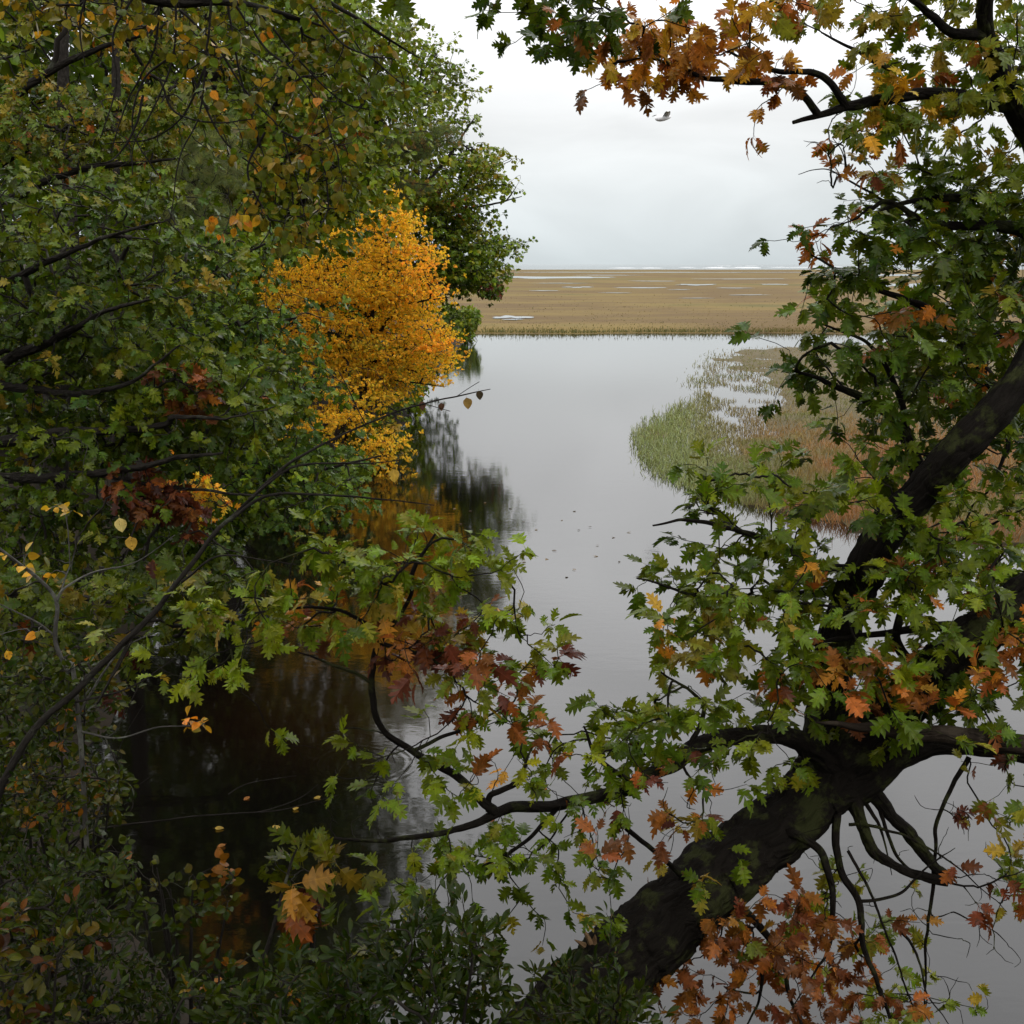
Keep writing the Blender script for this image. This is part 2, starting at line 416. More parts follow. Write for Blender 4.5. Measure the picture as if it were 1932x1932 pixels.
# ------------------------------------------------------------------ plants
class Plant:
    M = 5
    def __init__(self, name, label, cat, base, group=None, bark=None, leaf='oak', mat=None, seed=1):
        self.e = bpy.data.objects.new(name, None); COL.objects.link(self.e)
        self.e.empty_display_size = 0.2
        self.e.location = base
        tag(self.e, label, cat, group)
        self.rng = np.random.default_rng(seed); self.seed = seed
        self.bark = bark or BARK_DARK; self.leaf = leaf; self.mat = mat or MAT_LEAF
        self.nodes = []; self.ndir = []; self.own = []     # skeleton nodes, local direction, (twig, k) or None
        self.twigs = []; self.att = []
        self.lp = []                                       # leaf records
        self.coarse = False; self.ss = self.cs = self.tone = 1.0                            # leaf size and shoot count factors
    def limb(self, name, pts, sides=10, rough=0.06, seg=None, feed=True, bark=None, ridge=0.0, cap=False, kink=1.0):
        """pts: (px, py, Y, r) pixel points, or (Vector-like world point, r)"""
        P = np.array([np.append(at(p[0], p[1], p[2]), p[3]) if len(p) == 4 else np.append(np.array(p[0], float), p[1]) for p in pts])
        n = seg or max(10, (len(P) - 1) * 9)
        Q = smooth_path(P, n); X, rad = Q[:, :3].copy(), np.maximum(Q[:, 3], 0.0015)
        # small kinks so that no limb runs like a drawn curve
        X += (np.stack([fnoise(X * 3.1 + 9 * a, 40 + a) for a in range(3)], -1) - 0.5) * np.minimum(rad * 1.5 + 0.012 * kink, 0.06)[:, None]
        X += (np.stack([fnoise(X * 11.0 + 5 * a, 60 + a, 2) for a in range(3)], -1) - 0.5) * np.minimum(rad * 0.8 + 0.006 * kink, 0.02)[:, None]
        if cap:
            X = np.vstack([X, X[-1] + (X[-1] - X[-2]) * 0.12, X[-1] + (X[-1] - X[-2]) * 0.13]); rad = np.append(rad, [rad[-1] * 0.8, rad[-1] * 0.02])
        V, F = tube(X, rad, sides)
        c = np.repeat(X, sides, 0); d = V - c
        nz = fnoise(V * 6.0, 5) - 0.5
        f = 1 + rough * 3.2 * nz
        if ridge:
            ang = np.tile(np.arange(sides) / sides, len(X)); ln = np.repeat(np.cumsum(np.append(0, np.linalg.norm(np.diff(X, axis=0), axis=1))), sides)
            q = np.stack([np.cos(ang * 6.283) * (7 if sides > 30 else 4), np.sin(ang * 6.283) * (7 if sides > 30 else 4), ln * 6.0], -1)
            f = f + ridge * (np.abs(fnoise(q, 71, 3) - 0.5) * 2 - 0.3) + ridge * 0.5 * (fnoise(V * 40, 3, 2) - 0.5)
        V = c + d * f[:, None]
        an = np.tile(np.arange(sides) / sides * 6.2832, len(X)); ll = np.repeat(np.cumsum(np.append(0, np.linalg.norm(np.diff(X, axis=0), axis=1))), sides)
        rm = np.repeat(rad, sides)
        lu = np.stack([np.cos(an) * rm, np.sin(an) * rm, ll * 0.3], -1) + 3.0 * len(self.nodes) % 7
        o = link(name, mk_mesh(name, V, F, luv=lu, mat=bark or self.bark), self.e)
        if feed:
            T = unit(np.gradient(X, axis=0))
            k = max(1, int(0.06 / max(np.linalg.norm(X[1] - X[0]), 1e-6)))
            for x, t in zip(X[::k], T[::k]): self._node(x, t, None)
        return o
    def _node(self, x, t, own):
        self.nodes.append(x); self.ndir.append(t); self.own.append(own)
    def fill(self, poly, Y, n, palette, size=0.14, leaves=(4, 7), void=0.0, vs=1.2, spread=0.5, face=(0, -0.25, 0.8), droop=0.35, tilt=0.45, kind=None, world=None, maxlen=None, mix=0.25, sag=0.1, edge=34, clump=None):
        """shoot tips spread through the slice of space that poly (pixels) covers between the distances Y[0] and Y[1]"""
        rng = self.rng; n = int(round(n * (self.cs if world is None else 1))); size = size * self.ss
        if world is None:
            pl = np.array(poly, float); lo, hi = pl.min(0), pl.max(0); got = []
            cnt = 0
            while cnt < n:
                x = rng.uniform(lo[0], hi[0], n * 3); y = rng.uniform(lo[1], hi[1], n * 3)
                q = np.stack([x, y, x * 0 + self.seed], -1)
                ok = in_poly(x + edge * 2 * (fnoise(q / 42.0, 51, 2) - 0.5), y + edge * 2 * (fnoise(q / 42.0, 57, 2) - 0.5), pl); x, y = x[ok], y[ok]
                d = rng.uniform(Y[0], Y[1], len(x)); p = atv(x, y, d)
                if void > 0:
                    k = fnoise(p * np.array([vs, vs, vs * 1.9]), 31 + self.seed, 2) > void; p = p[k]
                got.append(p); cnt += len(p)
            T = np.vstack(got)[:n]; CI = np.zeros(n, int)
            if clump:
                k = max(1, n // clump[0]); ctr = T[:k]; CI = rng.integers(0, k, n)
                T = ctr[CI] + rng.normal(0, 1, (n, 3)) * np.array([clump[1], clump[1], clump[2]])
        else:
            T = world; CI = np.arange(len(T))
        if self.nodes:
            nd = np.array(self.nodes)
            dist = np.array([np.min(np.sum((nd - t)**2, 1)) for t in T])
            head = rng.random(len(T)) < 0.1
            od = np.lexsort((dist, ~head)); T = T[od]; CI = CI[od]
        tot = sum(w for w, _ in palette); cum = np.cumsum([w / tot for w, _ in palette]); cols = np.array([c for _, c in palette])
        cmain = cols[np.searchsorted(cum, rng.random(int(CI.max()) + 1))]; cval = rng.uniform(0.85, 1.18, len(cmain))
        nn = len(self.nodes); cap = nn + len(T) * self.M
        NP = np.zeros((cap, 3)); ND = np.zeros((cap, 3)); NP[:nn] = self.nodes; ND[:nn] = self.ndir
        tips = []
        for t, ci in zip(T, CI):
            dv = t - NP[:nn]; d = np.sqrt((dv * dv).sum(1)) + 1e-6
            cosv = (dv * ND[:nn]).sum(1) / d
            j = int(np.argmin(d * (1.35 - 0.45 * cosv)))
            a, L = NP[j], d[j]
            s = np.linspace(0, 1, self.M + 1)[:, None]
            ctrl = a + ND[j] * L * 0.35 + np.array([0, 0, sag * L])
            path = (1 - s)**2 * a + 2 * (1 - s) * s * ctrl + s**2 * t
            path[1:-1] += rng.normal(0, 0.028 * L, (self.M - 1, 3))
            ti = len(self.twigs); self.twigs.append(path); self.att.append(self.own[j])
            tg = unit(np.gradient(path, axis=0))
            for k in range(1, self.M + 1):
                self.nodes.append(path[k]); self.ndir.append(tg[k]); self.own.append((ti, k))
                NP[nn] = path[k]; ND[nn] = tg[k]; nn += 1
            tips.append((path[-1], tg[-1], L, ci))
        if leaves[1] == 0 or not tips: return self
        cnt = rng.integers(leaves[0], leaves[1] + 1, len(tips)); who = np.repeat(np.arange(len(tips)), cnt); m = len(who)
        E = np.array([t[0] for t in tips])[who]; TD = np.array([t[1] for t in tips])[who]; LL = np.array([t[2] for t in tips])[who]
        ti_ = np.array([t[3] for t in tips])
        main = cols[np.searchsorted(cum, rng.random(len(tips)))]
        if clump:
            use = rng.random(len(tips)) <= 0.7
            main = np.where(use[:, None], cmain[ti_], main) * cval[ti_][:, None]
        al = np.radians(rng.uniform(15, 85, m))[:, None]
        pv = unit(np.cross(TD, rng.normal(0, 1, (m, 3)))); pv[:, 2] *= 0.6
        dr = TD * np.cos(al) + unit(pv) * np.sin(al)
        dr[:, 2] -= droop * rng.uniform(0.3, 1.4, m); dr = unit(dr)
        sz = size * rng.uniform(0.55, 1.2, m)
        b = E - TD * (np.minimum(LL * 0.35, size * spread * 1.2) * rng.random(m))[:, None] + dr * (sz * 0.28)[:, None]
        nrm = np.array(face) + rng.normal(0, tilt, (m, 3))
        nrm = unit(nrm - dr * (nrm * dr).sum(1)[:, None])
        c = np.where((rng.random(m) > mix)[:, None], main[who], cols[np.searchsorted(cum, rng.random(m))])
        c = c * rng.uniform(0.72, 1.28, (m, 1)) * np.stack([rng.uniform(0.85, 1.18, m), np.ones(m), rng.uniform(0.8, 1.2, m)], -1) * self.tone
        kd = kind or self.leaf
        self.lp += [(b[q], dr[q], nrm[q], sz[q], c[q], kd) for q in range(m)]
        return self
    def build(self, solo=0, twig_r=0.0016, sides=4, expo=0.42, min_px=9):
        if self.twigs:
            n = len(self.twigs); load = np.zeros((n, self.M + 1)); load[:, -1] = 1
            for i in range(n - 1, -1, -1):
                c = np.cumsum(load[i][::-1])[::-1]; load[i] = c
                if self.att[i] is not None: load[self.att[i][0]][self.att[i][1]] += c[0]
            rad = twig_r * np.maximum(load, 1)**expo
            rad[:, -1] *= 0.6
            V, F = tube(np.array(self.twigs), rad, sides)
            o = link('twigs', mk_mesh('twigs', V, F, mat=self.bark), self.e); o['kind'] = 'stuff'
        if not self.lp: return self
        B = np.array([l[0] for l in self.lp]); D = np.array([l[1] for l in self.lp]); Nn = np.array([l[2] for l in self.lp])
        S = np.array([l[3] for l in self.lp]); Cc = np.array([l[4] for l in self.lp]); K = np.array([l[5] for l in self.lp], dtype='U8')
        X = unit(np.cross(D, Nn)); 
        take = np.zeros(len(B), bool)
        if solo:
            px, py, dep = project(B + D * (S * 0.5)[:, None])
            ok = (px > -10) & (px < 1942) & (py > -10) & (py < 1942) & (S / dep * KPX > min_px)
            order = np.argsort(np.where(ok, dep - S * 2, 1e9))
            # spread over the picture: the front leaf of each small cell first
            cell = {}
            first, rest = [], []
            for i in order:
                if not ok[i]: break
                key = (int(px[i] // 22), int(py[i] // 22))
                (rest if key in cell else first).append(i); cell[key] = 1
            sel = (first + rest)[:solo]
            take[sel] = True
            for i in sel:
                vs_ = TPL[K[i]]; me = leaf_mesh(K[i], int(self.rng.integers(len(vs_))), self.mat)
                o = bpy.data.objects.new('leaf', me); COL.objects.link(o); o.parent = self.e
                M4 = Matrix(((X[i][0], D[i][0], Nn[i][0], 0), (X[i][1], D[i][1], Nn[i][1], 0), (X[i][2], D[i][2], Nn[i][2], 0), (0, 0, 0, 1)))
                o.matrix_basis = Matrix.Translation(Vector(B[i]) - self.e.location) @ M4 @ Matrix.Scale(S[i], 4)
                o.color = (*[float(min(1, v)) for v in Cc[i]], 1)
        if self.coarse: K = np.where(take, K, np.where(K == 'oak', 'oakm', np.where(K == 'maple', 'maplem', K)))
        VV, FF, CC, UU = [], [], [], []; off = 0
        var = self.rng.integers(0, 30, len(B))
        for kind in set(K):
            T_ = TPL[kind]
            for v in range(len(T_)):
                m = (~take) & (K == kind) & (var % len(T_) == v)
                if not m.any(): continue
                tv, tf, tu = T_[v]; c = int(m.sum())
                s = S[m][:, None, None]
                W = B[m][:, None, :] + s * (X[m][:, None, :] * tv[None, :, 0:1] + D[m][:, None, :] * tv[None, :, 1:2] + Nn[m][:, None, :] * tv[None, :, 2:3])
                VV.append(W.reshape(-1, 3)); CC.append(np.repeat(Cc[m], len(tv), 0)); UU.append(np.tile(tu, (c, 1)))
                FF.append((tf[None] + (np.arange(c) * len(tv))[:, None, None]).reshape(-1, 3) + off); off += c * len(tv)
        if VV:
            o = link('foliage', mk_mesh('foliage', np.vstack(VV), np.vstack(FF), np.vstack(CC), np.vstack(UU), True, self.mat), self.e)
            o['kind'] = 'stuff'
        return self

# ================================================================== the setting
# shoreline of the wooded bank: x of the water's edge at distance y
SH_Y = np.array([-40, 0, 4, 6.0, 8, 11, 15, 20, 25, 31, 38, 43, 55, 70, 80, 95, 140])
SH_X = np.array([30, 14, 7, -1.2, -2.9, -4.0, -4.6, -4.8, -4.3, -3.3, -3.1, -3.2, -3.2, -2.9, -2.7, -9, -60])
def bank_height(x, y):
    x, y = np.asarray(x, float), np.asarray(y, float)
    e = np.interp(y, SH_Y, SH_X) - x                    # metres inland from the left shore
    k = np.clip((y - 6) / 5, 0, 1)
    ep = np.maximum(e, 0)
    h_left = np.where(e > 0, (0.35 + 0.5 * k) * (1 - np.exp(-ep / 0.9)) + (0.10 + 0.12 * k) * ep, 0.5 * e)
    h_left = np.minimum(h_left, 7)
    h_near = np.interp(y, [-20, 0.9, 1.6, 2.4, 3.2, 4.5, 6.2, 8], [3.6, 2.9, 2.3, 1.5, 1.05, 0.6, -0.02, -0.8]) - 0.05 * np.clip(np.abs(x) - 3, 0, 6) * (y > 2)
    h_near = np.where(x > 3.5, np.maximum(h_near, np.clip((x - 3.5) * 0.25, 0, 1.2) - np.clip(y - 5.5, 0, 9) * 0.9), h_near)
    return np.where(y < 6, np.maximum(np.minimum(h_left, h_near + 0.4), h_near), np.maximum(h_left, h_near))
gx = np.concatenate([np.linspace(-120, -14, 40), np.linspace(-13.5, 8, 110), np.linspace(8.5, 60, 40)])
gy = np.concatenate([np.linspace(-40, 1, 30), np.linspace(1.2, 14, 90), np.linspace(14.3, 60, 110), np.linspace(61, 150, 60)])
GX, GY = np.meshgrid(gx, gy)
GZ = bank_height(GX, GY) + (fnoise(np.stack([GX * 0.9, GY * 0.9, GX * 0], -1), 3) - 0.5) * 0.35
GZ = np.where(GZ < -0.6, -0.6, GZ)
idx = np.arange(GX.size).reshape(GX.shape)
F_ = np.stack([idx[:-1, :-1], idx[:-1, 1:], idx[1:, 1:], idx[1:, :-1]], -1).reshape(-1, 4)
def noise_mat(name, cols, scale, rough=0.9, detail=6, bump=0.3, stretch=(1, 1, 1), attr=None, bdist=0.05):
    m, N, L, out = new_mat(name)
    g = N.new('ShaderNodeNewGeometry'); mp = N.new('ShaderNodeVectorMath'); mp.operation = 'MULTIPLY'; mp.inputs[1].default_value = stretch
    L.new(g.outputs['Position'], mp.inputs[0])
    n = N.new('ShaderNodeTexNoise'); n.inputs['Scale'].default_value = scale; n.inputs['Detail'].default_value = detail; n.inputs['Roughness'].default_value = 0.65
    L.new(mp.outputs[0], n.inputs['Vector'])
    r = N.new('ShaderNodeValToRGB'); e = r.color_ramp.elements
    e[0].position = 0.3; e[0].color = (*cols[0], 1); e[1].position = 0.72; e[1].color = (*cols[-1], 1)
    for i, c in enumerate(cols[1:-1]): q = e.new(0.3 + 0.42 * (i + 1) / (len(cols) - 1)); q.color = (*c, 1)
    L.new(n.outputs['Fac'], r.inputs['Fac'])
    bs = N.new('ShaderNodeBsdfPrincipled'); bs.inputs['Roughness'].default_value = rough; bs.inputs['Specular IOR Level'].default_value = 0.2
    L.new(r.outputs['Color'], bs.inputs['Base Color'])
    bp = N.new('ShaderNodeBump'); bp.inputs['Strength'].default_value = bump; bp.inputs['Distance'].default_value = bdist
    L.new(n.outputs['Fac'], bp.inputs['Height']); L.new(bp.outputs[0], bs.inputs['Normal'])
    L.new(bs.outputs[0], out.inputs['Surface'])
    return m
MAT_SOIL = noise_mat('forest_floor', [(0.007, 0.006, 0.004), (0.014, 0.011, 0.007), (0.022, 0.015, 0.008), (0.010, 0.013, 0.005)], 3.5, 0.95, 8, 0.6)
bank = link('terrain', mk_mesh('terrain', np.stack([GX, GY, GZ], -1).reshape(-1, 3), F_, mat=MAT_SOIL))
tag(bank, 'dark wooded bank sloping down to the creek', kind='structure')

# water: one sheet out to the sea's horizon
RINGS = [on_ground(1820, 1770), on_ground(690, 1440)]
def water_material():
    m, N, L, out = new_mat('water')
    g = N.new('ShaderNodeNewGeometry')
    def noise(scale, stretch, detail=2):
        mp = N.new('ShaderNodeVectorMath'); mp.operation = 'MULTIPLY'; mp.inputs[1].default_value = stretch
        L.new(g.outputs['Position'], mp.inputs[0])
        n = N.new('ShaderNodeTexNoise'); n.inputs['Scale'].default_value = scale; n.inputs['Detail'].default_value = detail
        L.new(mp.outputs[0], n.inputs['Vector']); return n.outputs['Fac']
    def mth(op, a, b=None):
        n = N.new('ShaderNodeMath'); n.operation = op
        for i, v in enumerate((a, b)):
            if v is None: continue
            if isinstance(v, (int, float)): n.inputs[i].default_value = v
            else: L.new(v, n.inputs[i])
        return n.outputs[0]
    h = mth('MULTIPLY', noise(7.0, (0.6, 1.0, 1), 3), 0.0022)
    h = mth('ADD', h, mth('MULTIPLY', noise(1.6, (0.5, 1.0, 1), 2), 0.0034))
    for i, c in enumerate(RINGS):
        ds = N.new('ShaderNodeVectorMath'); ds.operation = 'DISTANCE'; ds.inputs[1].default_value = tuple(c)
        L.new(g.outputs['Position'], ds.inputs[0])
        rr = (0.22, 0.42, 0.12, 0.1)[i]
        w = mth('SINE', mth('MULTIPLY', ds.outputs['Value'], 75.0))
        k = mth('MULTIPLY', mth('SUBTRACT', ds.outputs['Value'], rr), 9.0)
        env = mth('POWER', 2.718, mth('MULTIPLY', mth('MULTIPLY', k, k), -1.0))
        h = mth('ADD', h, mth('MULTIPLY', mth('MULTIPLY', w, env), 0.0004))
    bp = N.new('ShaderNodeBump'); bp.inputs['Strength'].default_value = 1.0; bp.inputs['Distance'].default_value = 0.42
    L.new(h, bp.inputs['Height'])
    bs = N.new('ShaderNodeBsdfPrincipled')
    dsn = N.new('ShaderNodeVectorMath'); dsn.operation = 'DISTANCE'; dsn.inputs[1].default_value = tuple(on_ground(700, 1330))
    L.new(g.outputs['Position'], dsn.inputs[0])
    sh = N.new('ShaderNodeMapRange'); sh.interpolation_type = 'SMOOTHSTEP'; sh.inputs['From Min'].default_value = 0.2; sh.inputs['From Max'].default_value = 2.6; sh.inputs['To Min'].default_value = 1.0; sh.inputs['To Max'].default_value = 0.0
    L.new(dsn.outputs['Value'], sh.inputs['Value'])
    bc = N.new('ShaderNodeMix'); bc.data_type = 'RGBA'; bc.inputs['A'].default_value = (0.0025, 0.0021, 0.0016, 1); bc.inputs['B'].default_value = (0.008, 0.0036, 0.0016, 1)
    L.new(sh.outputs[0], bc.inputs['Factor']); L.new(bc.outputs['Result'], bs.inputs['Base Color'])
    bs.inputs['Roughness'].default_value = 0.055
    bs.inputs['IOR'].default_value = 1.333
    bs.inputs['Specular IOR Level'].default_value = 1.0
    L.new(bp.outputs[0], bs.inputs['Normal'])
    L.new(bs.outputs[0], out.inputs['Surface'])
    return m
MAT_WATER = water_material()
V_ = np.array([(-16000, -30, 0), (16000, -30, 0), (16000, 30000, 0), (-16000, 30000, 0)], float)
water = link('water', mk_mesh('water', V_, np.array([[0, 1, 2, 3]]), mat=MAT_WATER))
tag(water, 'still grey creek water reflecting the overcast sky', kind='structure')

# far salt marsh
MAT_MARSH = noise_mat('marsh', [(0.052, 0.052, 0.014), (0.13, 0.09, 0.024), (0.09, 0.056, 0.02), (0.14, 0.097, 0.027), (0.062, 0.058, 0.014), (0.135, 0.078, 0.026)], 0.022, 1.0, 12, 0.0, (0.55, 1.0, 1))
ny, nx = 90, 120
yy = 82 * (950 / 82) ** np.linspace(0, 1, ny)
xx = np.linspace(-1, 1, nx)
MX = xx[None, :] * (60 + yy[:, None] * 1.2); MY = np.repeat(yy[:, None], nx, 1)
edge = (fnoise(np.stack([MX * 0.22, MX * 0, MX * 0], -1), 8) - 0.5) * 2.2
MY = MY + edge * np.exp(-(MY - 82) / 25)
MZ = 0.06 + 0.22 * (1 - np.exp(-(MY - 82 - edge) / 2.5)) + (fnoise(np.stack([MX * 0.3, MY * 0.3, MX * 0], -1), 6) - 0.5) * 0.08
MZ[0] = -0.1
idx = np.arange(MX.size).reshape(MX.shape)
F_ = np.stack([idx[:-1, :-1], idx[:-1, 1:], idx[1:, 1:], idx[1:, :-1]], -1).reshape(-1, 4)
marsh = link('marsh', mk_mesh('marsh', np.stack([MX, MY, MZ], -1).reshape(-1, 3), F_, mat=MAT_MARSH))
tag(marsh, 'wide tan salt marsh reaching to the sea', kind='structure')

# pools lying in the far marsh
def pool(x0, x1, py, thick, seed, label):
    y0 = on_ground(0, py + thick / 2, 0.35)[1]; y1 = on_ground(0, py - thick / 2, 0.35)[1]
    n = 48; th = np.linspace(0, 2 * np.pi, n, endpoint=False)
    cx, cy = (x0 + x1) / 2, (y0 + y1) / 2
    rr = 1 + 1.1 * (fnoise(np.stack([np.cos(th) * 3.2, np.sin(th) * 3.2, th * 0 + seed], -1), seed, 3) - 0.5)
    ym = cy + np.sin(th) * (y1 - y0) / 2 * rr + (fnoise(np.stack([np.cos(th) * 3, th * 0, th * 0 + seed], -1), seed + 5) - 0.5) * (y1 - y0) * 0.8
    xm = ((cx + np.cos(th) * (x1 - x0) / 2 * rr) - 966) / KPX * ym / 0.98
    V = np.stack([xm, ym, np.full(n, 0.33)], -1); V = np.vstack([V, [[xm.mean(), ym.mean(), 0.33]]])
    F = np.array([[n, i, (i + 1) % n] for i in range(n)])
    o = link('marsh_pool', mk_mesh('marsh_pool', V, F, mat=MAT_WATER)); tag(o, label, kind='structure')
pool(880, 1135, 523.5, 3.5, 1, 'long pale pool beside the far treetops')
pool(1060, 1115, 541.5, 1.6, 2, 'short thin pool in the marsh')
pool(1160, 1245, 542.5, 1.4, 3, 'thin pool in the mid marsh')
pool(1265, 1335, 537, 2.2, 4, 'pale pool in the mid marsh')
pool(1420, 1470, 536, 1.5, 9, 'tiny pool near the oak leaves')
pool(930, 1000, 598, 4.5, 5, 'small creek end beneath the far trees')
pool(1520, 1720, 519, 4, 6, 'long pool behind the oak leaves')
pool(1600, 1760, 538, 7, 7, 'bright pool behind the oak leaves')
pool(1640, 1780, 580, 8, 8, 'near bright pool behind the oak leaves')
pool(1000, 1500, 513.6, 1.0, 10, 'thin water line under the dunes')
for k_, (a_, b_, c_, d_) in enumerate([(1000, 1050, 548, .9), (1130, 1180, 552, .8), (1250, 1290, 546, .8), (1340, 1400, 543, 1.0), (1180, 1260, 530, .8), (1300, 1480, 526, .9), (1090, 1200, 519, .8), (1360, 1440, 556, 1.0), (1010, 1100, 534, .7), (950, 985, 602, 1.6), (1270, 1330, 562, .8)]):
    pool(a_, b_, c_, d_, 30 + k_, ['thin bright channel in the brown marsh', 'narrow wet streak across the marsh'][k_ % 2])

# surf on the sea
def flat_mat(name, c, rough=0.8):
    m, N, L, out = new_mat(name); bs = N.new('ShaderNodeBsdfPrincipled')
    bs.inputs['Base Color'].default_value = (*c, 1); bs.inputs['Roughness'].default_value = rough
    n = N.new('ShaderNodeTexNoise'); n.inputs['Scale'].default_value = 0.2; g = N.new('ShaderNodeNewGeometry'); L.new(g.outputs['Position'], n.inputs['Vector'])
    bp = N.new('ShaderNodeBump'); bp.inputs['Strength'].default_value = 0.2; L.new(n.outputs['Fac'], bp.inputs['Height']); L.new(bp.outputs[0], bs.inputs['Normal'])
    L.new(bs.outputs[0], out.inputs['Surface']); return m
MAT_FOAM = flat_mat('foam', (0.55, 0.56, 0.57))
for i, (x0, x1, yd, w) in enumerate([(1130, 1420, 1400, 26), (1240, 1560, 1650, 34), (1420, 1760, 2100, 40), (1330, 1420, 2700, 50)]):
    n = 60; t = np.linspace(0, 1, n)
    xs = ((x0 + (x1 - x0) * t) - 966) / KPX * yd / 0.98
    q = fnoise(np.stack([t * 14, t * 0 + i, t * 0], -1), i, 3)
    ww = w * np.clip((q - 0.35) * 4, 0.02, 1) * np.sin(np.pi * t)**0.4
    ym = yd + (fnoise(np.stack([t * 5, t * 0 + i, t * 0], -1), 20 + i) - 0.5) * w * 2
    hz = 0.35 * np.clip((q - 0.35) * 4, 0.02, 1)
    V = np.vstack([np.stack([xs, ym - ww / 2, xs * 0 + 0.02], -1), np.stack([xs, ym, hz], -1), np.stack([xs, ym + ww / 2, xs * 0 + 0.02], -1)])
    a = np.arange(n - 1)
    F = np.vstack([np.stack([a, a + 1, n + a + 1, n + a], -1), np.stack([n + a, n + a + 1, 2 * n + a + 1, 2 * n + a], -1)])
    tag(link('surf', mk_mesh('surf', V, F, mat=MAT_FOAM)), 'white breaking surf line on the far sea', kind='stuff')

# ------------------------------------------------------------------ marsh grass
MAT_GRASS = leaf_material('grass', 0.6, 0.3, 0.25, True)
def blades(name, P, h, w, col, lean=0.35, label=None, seed=3, parent=None):
    rr = np.random.default_rng(seed); n = len(P)
    ang = rr.uniform(0, 2 * np.pi, n); ln = rr.normal(0, lean, (n, 2)) + np.array([0.12, 0.05])
    side = np.stack([np.cos(ang), np.sin(ang), ang * 0], -1) * w[:, None] / 2
    mid = P + np.stack([ln[:, 0] * h * 0.35, ln[:, 1] * h * 0.35, h * 0.6], -1)
    tip = P + np.stack([ln[:, 0] * h, ln[:, 1] * h, h * (1 - 0.3 * np.abs(ln[:, 0]))], -1)
    V = np.stack([P - side, P + side, mid + side * 0.8, mid - side * 0.8, tip], 1).reshape(-1, 3)
    b = np.arange(n)[:, None] * 5
    F = np.stack([b + [0, 1, 2], b + [0, 2, 3], b + [3, 2, 4]], 1).reshape(-1, 3)
    o = link(name, mk_mesh(name, V, F, np.repeat(col, 5, 0), np.full((len(V), 2), 0.31), True, MAT_GRASS), parent)
    tag(o, label, kind='stuff'); return o
ISLE = [(1196, 832), (1215, 806), (1285, 768), (1335, 748), (1330, 738), (1305, 722), (1330, 700), (1340, 672), (1400, 662), (1560, 655), (2300, 648), (2300, 1035), (1700, 1015), (1560, 985), (1480, 968), (1380, 945), (1260, 905), (1226, 876)]
IW = np.array([on_ground(*p) for p in ISLE])
rr = np.random.default_rng(77)
def isle_points(n):
    """points spread evenly in the picture's terms towards the distance, thinned by patches"""
    px = rr.uniform(1190, 2300, n); py = rr.uniform(645, 1075, n)
    ok = in_poly(px + rr.normal(0, 9, n) + rr.exponential(7, n), py + rr.normal(0, 5, n), ISLE); px, py = px[ok], py[ok]
    a, b = (px - 966) / KPX, -(py - 966) / KPX
    d = np.stack([a, CP + b * SP, -SP + b * CP], -1)
    G = np.array([0, 0, CAM_H]) + d * (-CAM_H / d[:, 2])[:, None]
    return px, py, G
px, py, G = isle_points(85000)
px2, py2, G2 = isle_points(60000); k_ = (px2 < 1450) & (py2 > 690); px, py, G = np.append(px, px2[k_]), np.append(py, py2[k_]), np.vstack([G, G2[k_]])
px2, py2, G2 = isle_points(60000); k_ = (px2 < 1340) & (py2 > 740); px, py, G = np.append(px, px2[k_]), np.append(py, py2[k_]), np.vstack([G, G2[k_]])
nz = fnoise(np.stack([G[:, 0] * 0.8, G[:, 1] * 0.42, G[:, 0] * 0], -1), 12, 3)
wet = np.exp(-(((px - 1400) / 95)**2 + ((py - 745) / 48)**2))          # flooded hollow
keep = nz > 0.18 + 0.29 * wet + 0.05 * (px < 1330)
px, py, G, nz = px[keep], py[keep], G[keep], nz[keep]
tip = np.clip((1400 - px + (py - 800) * 0.3) / 130, 0, 1)
brn = np.clip((px - 1380) / 140, 0, 1) * np.clip((py - 770) / 70, 0, 1)
c_green, c_tan, c_rust, c_ol = np.array([0.185, 0.215, 0.085]), np.array([0.17, 0.13, 0.05]), np.array([0.22, 0.105, 0.038]), np.array([0.125, 0.13, 0.04])
col = c_tan + (c_ol - c_tan) * np.clip((nz - 0.45) * 5, 0, 1)[:, None]
col = col + (c_rust - col) * (brn * np.clip((0.68 - nz) * 4, 0, 1))[:, None]
col = col + (c_green - col) * tip[:, None]
col = col * rr.uniform(0.65, 1.3, (len(col), 1)) * rr.uniform(0.92, 1.08, (len(col), 3))
hgt = (0.13 + 0.06 * tip + 0.12 * brn) * rr.uniform(0.5, 1.3, len(G))
G[:, 2] = np.maximum(-0.03, -0.04 + np.clip((px - 1330) / 200, 0, 1) * 0.16 + (nz - 0.5) * 0.3 - np.exp(-(((px - 1400) / 95)**2 + ((py - 745) / 48)**2)) * 0.14 - 0.03)
blades('marsh_grass', G, hgt, 0.00046 * G[:, 1] * rr.uniform(0.5, 1.2, len(G)) + 0.0045, col, 0.7, 'green and russet salt grass on the flooded point', 5)
